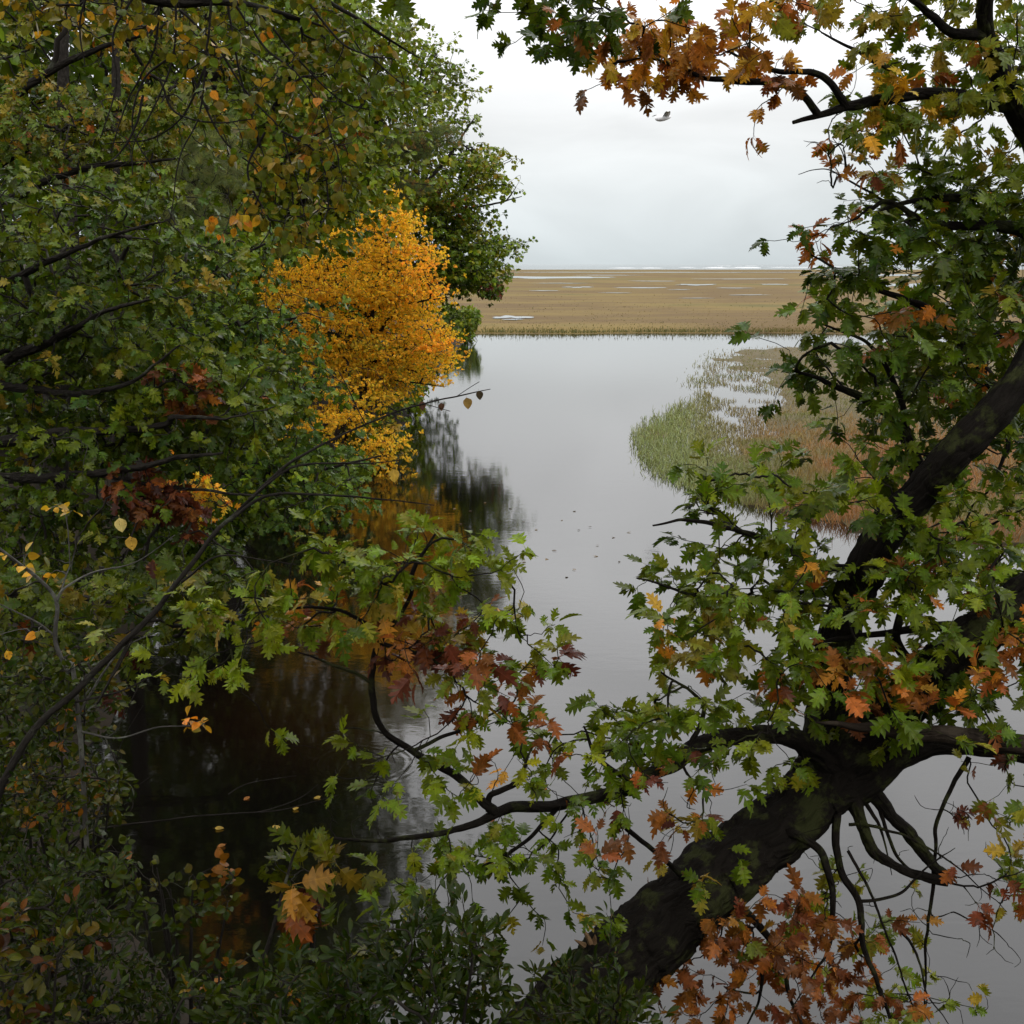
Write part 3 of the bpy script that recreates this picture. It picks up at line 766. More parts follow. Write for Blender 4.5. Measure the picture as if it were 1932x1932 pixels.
# mud of the point, lying just under and over the water
n_ = 160
ux = np.linspace(IW[:, 0].min() - 2, 60, n_); uy = np.linspace(IW[:, 1].min() - 2, IW[:, 1].max() + 3, n_)
UX, UY = np.meshgrid(ux, uy)
pj = project(np.stack([UX, UY, UX * 0], -1).reshape(-1, 3))
ins = in_poly(pj[0], pj[1], ISLE)
wet = np.exp(-(((pj[0] - 1400) / 95)**2 + ((pj[1] - 745) / 48)**2))
nzg = fnoise(np.stack([UX * 0.8, UY * 0.42, UX * 0], -1), 12, 3).ravel()
inn = np.clip((pj[0] - 1330) / 200, 0, 1)
UZ = np.where(ins, -0.04 + inn * 0.16 + (nzg - 0.5) * 0.3 - wet * 0.14, -0.3)
idx = np.arange(n_ * n_).reshape(n_, n_)
F_ = np.stack([idx[:-1, :-1], idx[:-1, 1:], idx[1:, 1:], idx[1:, :-1]], -1).reshape(-1, 4)
MAT_MUD = noise_mat('marsh_mud', [(0.045, 0.04, 0.016), (0.08, 0.06, 0.024), (0.06, 0.05, 0.02)], 1.2, 0.8, 6, 0.3)
tag(link('marsh_point', mk_mesh('marsh_point', np.stack([UX.ravel(), UY.ravel(), UZ], -1), F_, mat=MAT_MUD)), 'low muddy marsh point half under water', kind='structure')
# fringe and tussocks of the far marsh
n = 14000
px = rr.uniform(780, 2050, n); py = 530 + 97 * rr.random(n)**0.5
G = np.array([on_ground(a, b, 0.2) for a, b in zip(px, py)])
fr = int(n * 0.55)
G[:fr, 1] = 82.2 + (fnoise(np.stack([G[:fr, 0] * 0.22, G[:fr, 0] * 0, G[:fr, 0] * 0], -1), 8) - 0.5) * 2.2 + rr.exponential(1.6, fr); G[:fr, 2] = 0.05
nz = fnoise(np.stack([G[:, 0] * 0.03, G[:, 1] * 0.055, G[:, 0] * 0], -1), 23, 4)
a_, b_, c_ = np.array([0.11, 0.082, 0.028]), np.array([0.078, 0.072, 0.022]), np.array([0.11, 0.07, 0.028])
t = np.clip((nz - 0.44) * 9, 0, 1)[:, None]
col = a_ * (1 - t) + b_ * t
t = np.clip((0.42 - nz) * 8, 0, 1)[:, None]; col = col * (1 - t) + c_ * t
col[:fr] = col[:fr] * 0.5 + np.array([0.12, 0.12, 0.04]) * 0.5
col = col * rr.uniform(0.8, 1.15, (n, 1))
blades('marsh_grass', G, rr.uniform(0.06, 0.2, n) * (1 + (np.arange(n) < fr) * 0.9 * fnoise(np.stack([G[:, 0] * 0.35, G[:, 0] * 0, G[:, 0] * 0], -1), 91, 3)), 0.0006 * G[:, 1] * rr.uniform(0.5, 1.2, n), col, 0.4, 'tan cordgrass of the wide far marsh', 6)
# ================================================================== trees of the far and middle bank
def gz(x, y): return float(bank_height(np.array(x, float), np.array(y, float)))
def world_trunk(x, y, pts):
    """trunk points from the ground up: pts of (dx, dy, z, r)"""
    g = gz(x, y) - 0.25
    return [((x, y, g), pts[0][3] * 1.35)] + [((x + p[0], y + p[1], p[2]), p[3]) for p in pts]

# trees deep in the wood
for i, (poly, Y, x, y, lab) in enumerate([
    ([(-260, -330), (240, -330), (260, 560), (200, 980), (-260, 980)], (18, 24), -9.5, 21, 'dim green oak deep in the wood behind the orange maple'),
    ([(-260, -330), (330, -330), (330, 420), (-260, 420)], (27, 32), -13.5, 30, 'dim tall oak farthest back in the corner of the wood'),
    ([(200, -330), (470, -300), (500, 600), (480, 930), (200, 930)], (26, 31), -9.0, 28, 'dim tall oak in the wood behind the shady pine'),
    ([(430, -260), (610, -200), (640, -40), (700, 300), (690, 600), (640, 800), (430, 860)], (36, 41), -8.0, 38, 'dim oak standing in the wood behind the yellow maple')]):
    p = Plant('oak_tree', lab, 'tree', (x, y, gz(x, y)), 'oaks deep in the wood', BARK_DARK, 'far', MAT_LEAF_FAR, 100 + i); p.M = 3
    zt = at((poly[0][0] + poly[1][0]) / 2, max(poly[0][1], -250), y)[2]
    p.limb('trunk', world_trunk(x, y, [(0.1, 0, 2.5, 0.2), (-0.1, 0.2, 5.5, 0.16), (0.2, 0, zt * 0.7, 0.1), (0, 0, zt, 0.03)]), 10)
    p.fill(poly, Y, 1700 if y < 35 else 3000, pal((G_DEEP, 4), (G_MID, 4), (OLIVE, 1)), 0.25, (5, 8), 0.0, spread=1.2)
    p.build(0, 0.004, 3)

# far oak on the wooded point
F_OAK = [(630, 30), (690, 28), (735, 45), (785, 62), (832, 82), (868, 128), (878, 165), (908, 185), (884, 232), (862, 262), (925, 278), (958, 300), (972, 338), (986, 366), (968, 384), (925, 372), (905, 395), (945, 428), (982, 458), (945, 495), (950, 535), (925, 556), (880, 545), (850, 560), (760, 610), (640, 570), (590, 360)]
p = Plant('oak_tree', 'tall green oak at the end of the wooded point against the sky', 'tree', (-5.2, 46, gz(-5.2, 46)), None, BARK_DARK, 'far', MAT_LEAF_FAR, 21); p.M = 3
p.ss, p.cs = 0.95, 1.3; p.tone = 1.0
p.limb('trunk', world_trunk(-5.2, 46, [(0.1, 0, 3, 0.26), (0, 0.2, 6, 0.2), (0.3, 0, 9, 0.14), (0.4, 0, 13, 0.05)]), 12)
p.limb('branch', [(790, 520, 46, .1), (850, 470, 45.5, .07), (920, 470, 45, .045), (975, 460, 44.5, .015)], 8)
p.limb('branch', [(795, 440, 46, .1), (860, 400, 45.5, .06), (930, 385, 45, .035), (985, 370, 44.5, .012)], 8)
p.limb('branch', [(800, 350, 46, .09), (850, 290, 46, .05), (900, 215, 46, .02)], 8)
p.limb('branch', [(800, 300, 46, .08), (790, 200, 46.5, .05), (800, 90, 46.5, .02)], 8)
p.limb('branch', [(790, 330, 46, .08), (720, 220, 46, .05), (690, 80, 46, .02)], 8)
p.limb('branch', [(800, 560, 46, .08), (880, 520, 45, .05), (945, 535, 44.5, .015)], 8)
gp = pal((G_MID, 4), (G_LIGHT, 6), (OLIVE, 1))
p.fill([(x - max(0, x - 820) * 0.16, y) for x, y in F_OAK], (43, 49.5), 4200, gp, 0.17, (5, 8), 0.32, 0.6, 1.4, face=(0.2, -0.5, 0.7), edge=14, clump=(18, .42, .2))
p.fill([(790, 400), (890, 392), (920, 425), (955, 458), (922, 495), (930, 545), (870, 556), (790, 545)], (43, 47), 650, pal((G_DEEP, 3), (G_MID, 5), (G_LIGHT, 2)), 0.17, (5, 8), 0.2, 0.6, 1.4, face=(0.2, -0.5, 0.7), edge=10, clump=(14, .55, .2))
p.fill([(700, 330), (830, 335), (900, 390), (880, 420), (780, 400), (700, 390)], (43, 45), 150, pal((YG, 4), (ORANGE, 2), (G_LIGHT, 2)), 0.17, (5, 8), spread=1.4)
p.fill([(860, 300), (950, 310), (940, 360), (870, 350)], (43, 45), 60, pal((YG, 3), (G_LIGHT, 3)), 0.17, (5, 8), spread=1.4)
p.fill([(905, 525), (948, 530), (945, 560), (905, 560)], (43, 45), 40, pal((MAROON, 3), (G_DEEP, 3)), 0.17, (5, 7), spread=1.2)
p.build(0, 0.005, 3)

# pine between the oaks
p = Plant('pine_tree', 'dark pine with flat needle boughs in front of the tall far oak', 'tree', (-5.6, 41, gz(-5.6, 41)), None, BARK_DARK, 'needle', MAT_LEAF_FAR_SOFT, 22)
p.limb('trunk', world_trunk(-5.6, 41, [(0, 0, 3, 0.18), (0.1, 0, 6, 0.14), (0, 0, 9.0, 0.07), (0, 0, 10.5, 0.02)]), 10)
for (a, b, c) in [((690, 300), (760, 288), (850, 262)), ((690, 262), (740, 255), (800, 248)), ((690, 330), (740, 340), (820, 350)), ((690, 290), (640, 285), (590, 300))]:
    p.limb('branch', [(*a, 41, .05), (*b, 40.4, .03), (*c, 40, .01)], 6)
PINE = [(5, (0.075, 0.11, 0.045)), (3, (0.10, 0.125, 0.05)), (1.5, (0.18, 0.11, 0.05))]
p.fill([(640, 262), (700, 240), (830, 245), (872, 262), (840, 290), (760, 310), (680, 318)], (39.5, 41.5), 650, PINE, 0.22, (4, 6), 0.2, 2, 0.8, droop=0)
p.fill([(640, 330), (780, 335), (830, 352), (760, 372), (650, 360)], (39.5, 41.5), 250, PINE, 0.22, (4, 6), 0.2, 2, 0.8, droop=0)
p.build(0, 0.004, 3)

# big light green oak of the middle bank
p = Plant('oak_tree', 'broad light green oak above the yellow maple', 'tree', (-5.6, 23, gz(-5.6, 23)), None, BARK_DARK, 'oakf', MAT_LEAF_FAR, 23); p.M = 3
p.ss, p.cs = 0.9, 1.5; p.tone = 0.9
p.limb('trunk', world_trunk(-5.6, 23, [(0, 0, 3, 0.26), (0.2, 0.2, 5.5, 0.21), (0.3, 0, 8, 0.13), (0.2, 0, 12.5, 0.04)]), 12)
for q in ([(500, 470, 23, .09), (570, 380, 22.5, .05), (660, 300, 22, .02)], [(490, 400, 23, .09), (420, 300, 22.5, .05), (390, 160, 22, .02)],
          [(500, 330, 23, .08), (600, 240, 22.6, .05), (690, 170, 22.5, .02)], [(490, 520, 23, .08), (400, 430, 22, .05), (330, 400, 21.5, .02)],
          [(500, 250, 23, .07), (560, 100, 23, .04), (600, -50, 23, .015)]):
    p.limb('branch', q, 8)
p.fill([(330, -250), (540, -260), (590, -80), (640, 30), (700, 90), (750, 180), (700, 260), (735, 330), (690, 410), (600, 450), (470, 480), (330, 460), (300, 200)], (20.5, 26), 2500, pal((G_LIGHT, 6), (G_MID, 3), (YG, 1.5)), 0.15, (5, 8), 0.2, 0.7, 1.2, face=(0.3, -0.5, 0.6), clump=(16, .55, .12))
p.fill([(560, 230), (690, 240), (680, 300), (560, 300)], (20.5, 22), 40, pal((ORANGE, 2), (YG, 2)), 0.15, (5, 8), spread=1.0)
p.build(0, 0.0035, 3)

# the yellow maple leaning over the creek
p = Plant('maple_tree', 'bright golden yellow maple leaning over the creek', 'tree', (-3.9, 31, gz(-3.9, 31)), None, BARK_DARK, 'far', MAT_LEAF_FAR_SOFT, 24); p.M = 3
p.limb('trunk', [((-3.9, 31, gz(-3.9, 31) - 0.3), 0.12), (at(690, 700, 31), 0.1), (at(700, 600, 31), 0.075), (at(725, 480, 31), 0.04), (at(738, 385, 31), 0.01)], 8)
for q in ([(692, 690, 31, .05), (760, 660, 30.5, .03), (860, 655, 30, .01)], [(695, 650, 31, .05), (760, 580, 30.5, .03), (850, 560, 30, .01)],
          [(700, 600, 31, .05), (620, 540, 31, .03), (520, 480, 31, .01)], [(688, 720, 31, .05), (650, 760, 29.5, .035), (640, 820, 28, .02), (720, 860, 27, .008)],
          [(688, 720, 31, .04), (760, 720, 30.5, .025), (840, 730, 30, .01)], [(705, 570, 31, .04), (780, 500, 31, .025), (845, 490, 31, .01)], [(695, 640, 31, .04), (600, 620, 30, .025), (500, 560, 29.5, .008)]):
    p.limb('branch', q, 6)
E1 = [(728, 368), (742, 370), (756, 410), (780, 396), (786, 440), (826, 482), (812, 510), (836, 552), (832, 590), (858, 616), (842, 640), (872, 662), (848, 686), (838, 716), (800, 730), (770, 752), (720, 756), (680, 740), (630, 700), (580, 670), (540, 610), (510, 560), (505, 480), (560, 496), (600, 484), (630, 446), (660, 446), (690, 402), (712, 408)]
E1 = [(x - 10, y - 8 if y < 500 else y) for x, y in E1]
ey = dict(size=0.068, leaves=(6, 9), spread=1.3, face=(0.25, -0.5, 0.65), edge=5, clump=(13, .27, .06), droop=0.35)
p.fill(E1, (29.5, 32.5), 6600, YELLOW, void=0.14, vs=0.8, **ey)
p.fill([(760, 430), (812, 490), (828, 610), (850, 660), (822, 690), (786, 600), (766, 500)], (28.8, 30.5), 330, [(3, (0.68, 0.34, 0.03)), (3, (0.68, 0.38, 0.03))], **ey)
p.fill([(722, 366), (742, 362), (765, 420), (745, 450), (700, 440)], (30, 32), 190, YELLOW, **dict(ey, edge=4, clump=(9, .16, .1)))
p.fill([(600, 600), (760, 640), (800, 720), (700, 730), (620, 680)], (28.8, 30.5), 260, [(3, (0.50, 0.33, 0.025)), (2, (0.30, 0.26, 0.025))], **ey)
p.fill([(590, 690), (760, 735), (750, 800), (640, 800), (560, 760)], (27.5, 29.5), 420, YELLOW, void=0.2, vs=1.0, **ey)
p.fill([(560, 760), (640, 775), (700, 775), (752, 822), (735, 850), (748, 866), (710, 895), (725, 912), (690, 935), (650, 880), (570, 840)], (26, 29), 760, YELLOW, void=0.25, vs=1.2, **ey)
p.fill([(430, 430), (560, 430), (580, 640), (640, 760), (520, 740), (450, 600)], (26.5, 29), 640, pal((YELLOW, 4), (GOLD, 2)), void=0.33, vs=1.2, **ey)
p.build(0, 0.003, 3)

# green bush at the waterline below it, and the far one beyond
for (x, y, poly, Y, n, s, lab) in [
    (-4.3, 36, [(640, 520), (790, 540), (815, 680), (795, 790), (770, 825), (700, 850), (640, 740)], (34, 37.5), 560, 0.17, 'green bush at the waterline behind and under the yellow maple'),
    (-3.0, 75, [(850, 575), (885, 584), (908, 608), (904, 630), (870, 638), (840, 626)], (72, 76.5), 260, 0.26, 'small bright green bush where the bank meets the marsh')]:
    p = Plant('bush', lab, 'bush', (x, y, gz(x, y)), None, BARK_DARK, 'oakm', MAT_LEAF_FAR, int(y))
    g = gz(x, y)
    for k in range(4):
        p.limb('stem', [((x + .1 * k, y, g - .2), .03), ((x + .15 * k, y - .2, g + .6), .022), (at(poly[k][0], poly[k][1] + 20, (Y[0] + Y[1]) / 2), .008)], 6)
    p.fill(poly, Y, n, pal((G_LIGHT, 3), (G_MID, 3)), s, (5, 8), spread=1.2)
    p.build(0, 0.003)
# low bushes covering the shore of the wooded bank
for i, (poly, Y, lab, pl_) in enumerate([
    ([(760, 560), (845, 556), (866, 600), (858, 680), (840, 712), (770, 720)], (42, 46), 'dark undergrowth at the tip of the point behind the yellow maple', pal((G_DEEP, 4), (G_MID, 2))),
    ([(470, 880), (640, 840), (720, 880), (650, 950), (500, 985)], (20, 23.5), 'dark bush at the waterline under the blue green oak', pal((G_DEEP, 4), (G_BLUE, 2))),
    ([(640, 800), (760, 780), (770, 830), (700, 900), (630, 900)], (27, 31), 'shady bush at the foot of the yellow maple', pal((G_DEEP, 4), (OLIVE, 1))),
    ([(300, 980), (440, 960), (470, 1010), (400, 1060), (300, 1060)], (14.5, 16.5), 'dark bush over the water below the small gold maple', pal((G_DEEP, 3), (G_MID, 2)))]):
    yb = (Y[0] + Y[1]) / 2 + 0.8; xb = float(np.interp(yb, SH_Y, SH_X)) - 0.9; g = gz(xb, yb)
    p = Plant('bush', lab, 'bush', (xb, yb, g), None, BARK_DARK, 'oakm', MAT_LEAF_FAR, 300 + i)
    for k in range(4):
        c = at(poly[k][0], poly[k][1], (Y[0] + Y[1]) / 2)
        p.limb('stem', [((xb + .1 * k, yb, g - .2), .03), (tuple((np.array([xb, yb, g + .8]) + c) / 2), .022), (tuple(c), .008)], 6)
    p.fill(poly, Y, 330, pl_, 0.13, (5, 8), spread=1.0)
    p.build(0, 0.003)

# shady pine showing through the wood
p = Plant('pine_tree', 'shady grey green pine showing between the oaks of the wood', 'tree', (-5.6, 17.5, gz(-5.6, 17.5)), None, BARK_DARK, 'needle', MAT_LEAF_FAR_SOFT, 25)
p.limb('trunk', world_trunk(-5.6, 17.5, [(0, 0, 2.5, 0.13), (0.1, 0, 5, 0.1), (0.3, 0, 7.5, 0.05), (0.3, 0, 9, 0.015)]), 10)
p.fill([(310, 180), (440, 200), (450, 330), (430, 430), (330, 440), (300, 300)], (16, 18.5), 420, [(4, (0.11, 0.145, 0.06)), (2, (0.13, 0.15, 0.08))], 0.2, (4, 6), 0.2, 2, 0.8, droop=0)
p.build(0, 0.004, 3)

# orange and green maple high on the bank
p = Plant('maple_tree', 'yellow green maple with orange patches high in the corner of the wood', 'tree', (-6.3, 12, gz(-6.3, 12)), None, BARK_DARK, 'maple', MAT_LEAF, 26)
p.ss, p.cs = 0.75, 1.6; p.tone = 0.85; p.coarse = True
p.limb('trunk', world_trunk(-6.3, 12, [(0, 0, 3, 0.16), (0.2, 0, 5, 0.13), (0.5, 0, 7.5, 0.08), (0.6, 0, 10, 0.02)]), 10)
for q in ([(-60, 420, 12, .06), (120, 330, 11.6, .035), (330, 300, 11.3, .01)], [(-60, 250, 12, .06), (100, 130, 11.8, .035), (280, 60, 11.5, .01)], [(-40, 330, 12, .05), (150, 230, 11.5, .03), (300, 190, 11.3, .01)]):
    p.limb('branch', q, 8)
mp = pal((G_MID, 6), (YG, 2.5), (OLIVE, 3), (ORANGE, .8))
p.fill([(-80, -200), (380, -200), (420, 60), (380, 160), (250, 60), (60, 50), (-80, 80)], (10.8, 13), 330, mp, 0.11, (5, 8), 0, 1, 1.0, face=(0.3, -0.5, 0.6), clump=(9, .34, .09))
p.fill([(-80, 110), (40, 140), (160, 200), (340, 190), (360, 290), (250, 330), (90, 320), (-80, 280)], (10.8, 12.6), 330, mp, 0.11, (5, 8), 0.15, 1, 1.0, face=(0.3, -0.5, 0.6), clump=(9, .34, .09))
p.build(200, 0.003)

# dark glossy oak, near on the bank
p = Plant('oak_tree', 'dark glossy green oak reaching its dark boughs over the near bank', 'tree', (-5.9, 9.6, gz(-5.9, 9.6)), None, BARK_DARK, 'oak', MAT_LEAF, 27)
p.ss, p.cs = 0.72, 1.9; p.tone = 0.78; p.coarse = True
p.limb('trunk', world_trunk(-5.9, 9.6, [(0.1, 0, 2.8, 0.19), (0.3, 0, 4.5, 0.16), (0.4, 0.1, 6.2, 0.1), (0.8, 0, 8.5, 0.03)]), 12)
for q in ([(-160, 850, 9.5, .08), (0, 832, 9.3, .05), (130, 815, 9.1, .035), (300, 803, 9, .025), (330, 785, 8.9, .02), (425, 790, 8.8, .008)],
          [(-160, 900, 9.5, .07), (80, 902, 9.2, .04), (190, 893, 9, .03), (330, 868, 8.8, .02), (420, 853, 8.7, .008)],
          [(180, 896, 9.0, .022), (300, 918, 8.9, .016), (430, 930, 8.8, .01), (520, 935, 8.7, .005)],
          [(-160, 760, 9.6, .07), (60, 660, 9.2, .04), (180, 600, 9, .02), (300, 560, 8.9, .008)],
          [(-140, 620, 9.6, .07), (0, 540, 9.4, .04), (140, 470, 9.2, .02), (300, 420, 9, .008)],
          [(-140, 700, 9.6, .06), (100, 740, 9.2, .03), (240, 720, 9, .016), (340, 650, 8.9, .006)],
          [(230, 840, 9, .014), (280, 740, 9, .01), (330, 715, 9, .006)]):
    p.limb('branch', [(a[0], a[1], a[2] - 0.5 * min(1, k_ / 2), a[3] * 0.9) for k_, a in enumerate(q)], 8, kink=2.0)
gl = pal((G_DEEP, 4), (G_BLUE, 2.5), (G_MID, 4), (YG, .7))
p.fill([(-60, 320), (160, 330), (300, 380), (370, 480), (330, 620), (400, 700), (380, 800), (200, 860), (-60, 860)], (8.6, 10.8), 640, gl, 0.12, (5, 8), 0.2, 0.9, 1.0, face=(0.3, -0.35, 0.75), tilt=0.55, clump=(9, .32, .06))
p.fill([(200, 640), (420, 620), (520, 700), (540, 800), (440, 880), (330, 900), (220, 820)], (8.4, 9.6), 130, pal((G_MID, 4), (G_LIGHT, 2), (G_BLUE, 2)), 0.135, (5, 8), 0.25, 1.5, 1.0, face=(0.35, -0.5, 0.6))
p.fill([(210, 690), (400, 700), (400, 800), (350, 780), (300, 720)], (8.4, 8.8), 16, pal((RUST, 3), (ORANGE, 1)), 0.13, (4, 6), spread=1)
p.fill([(180, 870), (250, 880), (380, 960), (390, 1010), (300, 990), (220, 950)], (8.3, 8.8), 26, pal((MAROON, 4), (RUST, 1)), 0.14, (5, 7), spread=1)
p.fill([(-60, 860), (200, 870), (260, 980), (400, 1000), (400, 1070), (250, 1120), (-60, 1080)], (8.2, 9.8), 210, gl, 0.12, (5, 8), 0.2, 1.4, 1.0, face=(0.3, -0.35, 0.75), tilt=0.55, clump=(9, .32, .06))
p.build(300, 0.0028)

# blue green oak in the middle of the bank
p = Plant('oak_tree', 'blue green oak hanging over the dark water beside the yellow maple', 'tree', (-5.7, 15, gz(-5.7, 15)), None, BARK_DARK, 'oakm', MAT_LEAF_FAR, 28)
p.ss, p.cs = 0.78, 1.6; p.tone = 0.88
p.limb('trunk', world_trunk(-5.7, 15, [(0.1, 0, 2.5, 0.18), (0.4, 0, 4.3, 0.14), (0.5, 0, 6.5, 0.07), (0.7, 0, 8.2, 0.02)]), 12)
for q in ([(150, 820, 15, .07), (380, 880, 14.6, .045), (560, 890, 14.2, .025), (720, 860, 14, .008)], [(180, 700, 15, .06), (360, 640, 14.6, .035), (560, 600, 14.3, .012)],
          [(200, 760, 15, .06), (420, 740, 14.5, .035), (640, 730, 14.1, .01)], [(200, 620, 15, .05), (380, 520, 14.7, .03), (520, 450, 14.5, .01)]):
    p.limb('branch', q, 8)
p.fill([(330, 430), (440, 440), (445, 500), (460, 580), (490, 650), (540, 710), (560, 780), (545, 830), (600, 870), (630, 915), (590, 950), (530, 985), (430, 960), (420, 850), (340, 780), (340, 600)], (13.4, 16), 1250, pal((G_BLUE, 5), (G_MID, 4), (G_LIGHT, 2)), 0.125, (5, 8), 0.2, 0.9, 1.1, face=(0.3, -0.4, 0.7), tilt=0.55, edge=22, clump=(11, .4, .08))
p.fill([(420, 690), (520, 740), (510, 790), (440, 760)], (13.2, 13.8), 16, pal((RUST, 3), (ORANGE, 3)), 0.13, (5, 7), spread=1)
p.build(220, 0.003)

# small gold maple spray
p = Plant('maple_tree', 'small gold maple low over the dark water beside maroon oak leaves', 'tree', (-5.2, 12.8, gz(-5.2, 12.8)), None, BARK_DARK, 'maple', MAT_LEAF_SOFT, 29)
p.limb('trunk', [((-5.2, 12.8, gz(-5.2, 12.8) - .2), .05), (at(180, 1000, 12.5), .035), (at(300, 940, 12), .02), (at(430, 950, 11.6), .006)], 8)
p.fill([(300, 900), (390, 895), (420, 930), (450, 960), (400, 985), (310, 960)], (11.4, 12.3), 60, pal((GOLD, 4), (YELLOW, 2), (YG, 2)), 0.08, (5, 8), spread=1.2, face=(.3, -.5, .6))
p.fill([(300, 840), (340, 850), (360, 890), (300, 900)], (11.6, 12.2), 14, pal((YG, 4), (GOLD, 2)), 0.08, (5, 8), spread=1.2)
p.build(150, 0.0022)
# ================================================================== near plants
# oaks standing at the viewer's back, whose crowns shade the near bank
for i, (x, y, lab) in enumerate([(-2.6, -2.2, 'oak behind the viewpoint towards the wood'), (2.4, -2.6, 'oak behind the viewpoint towards the open creek')]):
    p = Plant('oak_tree', lab, 'tree', (x, y, gz(x, y)), None, BARK_DARK, 'far', MAT_LEAF_FAR, 60 + i); p.M = 3
    p.limb('trunk', world_trunk(x, y, [(0, 0, 4.5, 0.24), (0.1, 0.2, 7, 0.18), (0, 0.4, 9.5, 0.1), (0, 0.4, 12, 0.03)]), 12)
    rg = np.random.default_rng(90 + i); t = rg.normal(0, 1, (600, 3)); t = unit(t) * rg.uniform(0.3, 1, (600, 1)) ** 0.5 * np.array([3.6, 4.2, 2.2]) + np.array([x - 0.8, y + 2.4, 9.4])
    p.fill(None, None, 600, pal((G_DEEP, 5), (G_MID, 4)), 0.24, (6, 9), spread=1.4, world=t)
    p.build(0, 0.004)
# overhanging birch limb with drooping twigs
p = Plant('birch_tree', 'overhanging birch with thin drooping twigs and olive yellow oval leaves', 'tree', (-4.3, 4.2, gz(-4.3, 4.2)), None, BARK_DARK, 'birch', MAT_LEAF, 31)
p.ss, p.cs = 0.85, 1.1; p.tone = 1.0
p.limb('trunk', [((-4.3, 4.2, gz(-4.3, 4.2) - .3), .17), ((-4.2, 4.3, 4), .14), ((-3.9, 4.6, 6.2), .11), ((-3.6, 4.8, 8), .07), ((-3.4, 4.9, 9.5), .03)], 12)
p.limb('branch', [((-3.95, 4.55, 6.0), .06), (at(-60, -200, 5.2), .045), (at(180, -70, 5.5), .03), (at(300, 2, 5.6), .022), (at(480, 10, 5.6), .010), (at(640, 60, 5.6), .004)], 8)
p.limb('branch', [((-3.8, 4.65, 6.8), .05), (at(200, -330, 5.2), .04), (at(450, -160, 5.4), .028), (at(560, -40, 5.5), .012), (at(690, 50, 5.6), .007), (at(790, 110, 5.7), .003)], 8)
drops = [[(260, -20), (215, 60), (220, 160), (190, 260)], [(300, 0), (290, 90), (240, 190), (210, 290)], [(330, 5), (330, 90), (300, 180), (255, 270), (250, 330)],
         [(400, 5), (390, 110), (380, 210), (340, 300), (320, 420)], [(430, 10), (450, 130), (480, 230), (500, 300)], [(340, 20), (410, 90), (470, 180), (530, 250), (560, 340), (580, 420)],
         [(440, 0), (500, 90), (560, 140), (610, 210), (640, 300)], [(360, 140), (420, 260), (490, 330), (480, 400)], [(480, 10), (560, 110), (640, 190), (700, 210)],
         [(300, 150), (330, 210), (400, 230), (480, 225)], [(270, 180), (250, 250), (210, 300), (160, 310)], [(520, 240), (600, 290), (620, 380), (600, 440)], [(180, -50), (150, 40), (160, 120)],
         [(560, -20), (640, 80), (700, 110), (760, 160)], [(390, 120), (350, 210), (290, 260), (200, 270)], [(330, 100), (270, 150), (250, 240), (300, 330)], [(500, 250), (470, 330), (510, 420), (490, 470)]]
for i, dp in enumerate(drops):
    Yd = 5.3 + 0.5 * ((i * 37) % 10) / 10
    k = len(dp)
    p.limb('drooping_twig', [(x, y, Yd - 0.05 * j, 0.0042 * (1 - j / k) + 0.0014) for j, (x, y) in enumerate(dp)], 5, 0.02)
BIR = pal((OLIVE, 8), (G_MID, 2), (GOLD, 0.35))
p.fill([(300, -40), (480, 0), (620, 120), (700, 250), (690, 330), (600, 460), (520, 470), (470, 380), (420, 260), (330, 150)], (5.1, 6.1), 240, BIR, 0.052, (2, 4), 0.3, 1.6, 1.2, face=(0.1, -0.8, 0.4), droop=0.9, mix=0.5)
p.fill([(540, -40), (620, 0), (690, 60), (770, 120), (740, 180), (660, 170), (580, 90)], (5.3, 6.0), 140, pal((G_MID, 4), (OLIVE, 3)), 0.052, (2, 4), 0.2, 1.6, 1.2, face=(0.1, -0.7, 0.5), droop=0.8, mix=0.5)
p.fill([(-40, -40), (300, -40), (330, 40), (280, 70), (120, 60), (-40, 30)], (5.2, 6.2), 80, pal((OLIVE, 4), (GOLD, 1)), 0.052, (2, 4), 0.2, 1.6, 1.2, face=(0.1, -0.7, 0.5), droop=0.8, mix=0.5)
p.fill([(380, 390), (450, 380), (460, 440), (400, 450)], (5.2, 5.5), 8, GOLD, 0.052, (2, 3), droop=0.8, spread=1)
rg = np.random.default_rng(311)
t = np.stack([rg.uniform(-5.6, -0.6, 900), rg.uniform(1.5, 7.2, 900), rg.uniform(7.4, 9.6, 900)], -1)
p.fill(None, None, 900, pal((OLIVE, 4), (G_MID, 4)), 0.075, (5, 7), spread=1.2, world=t, kind='far')
p.build(300, 0.0014, 4)

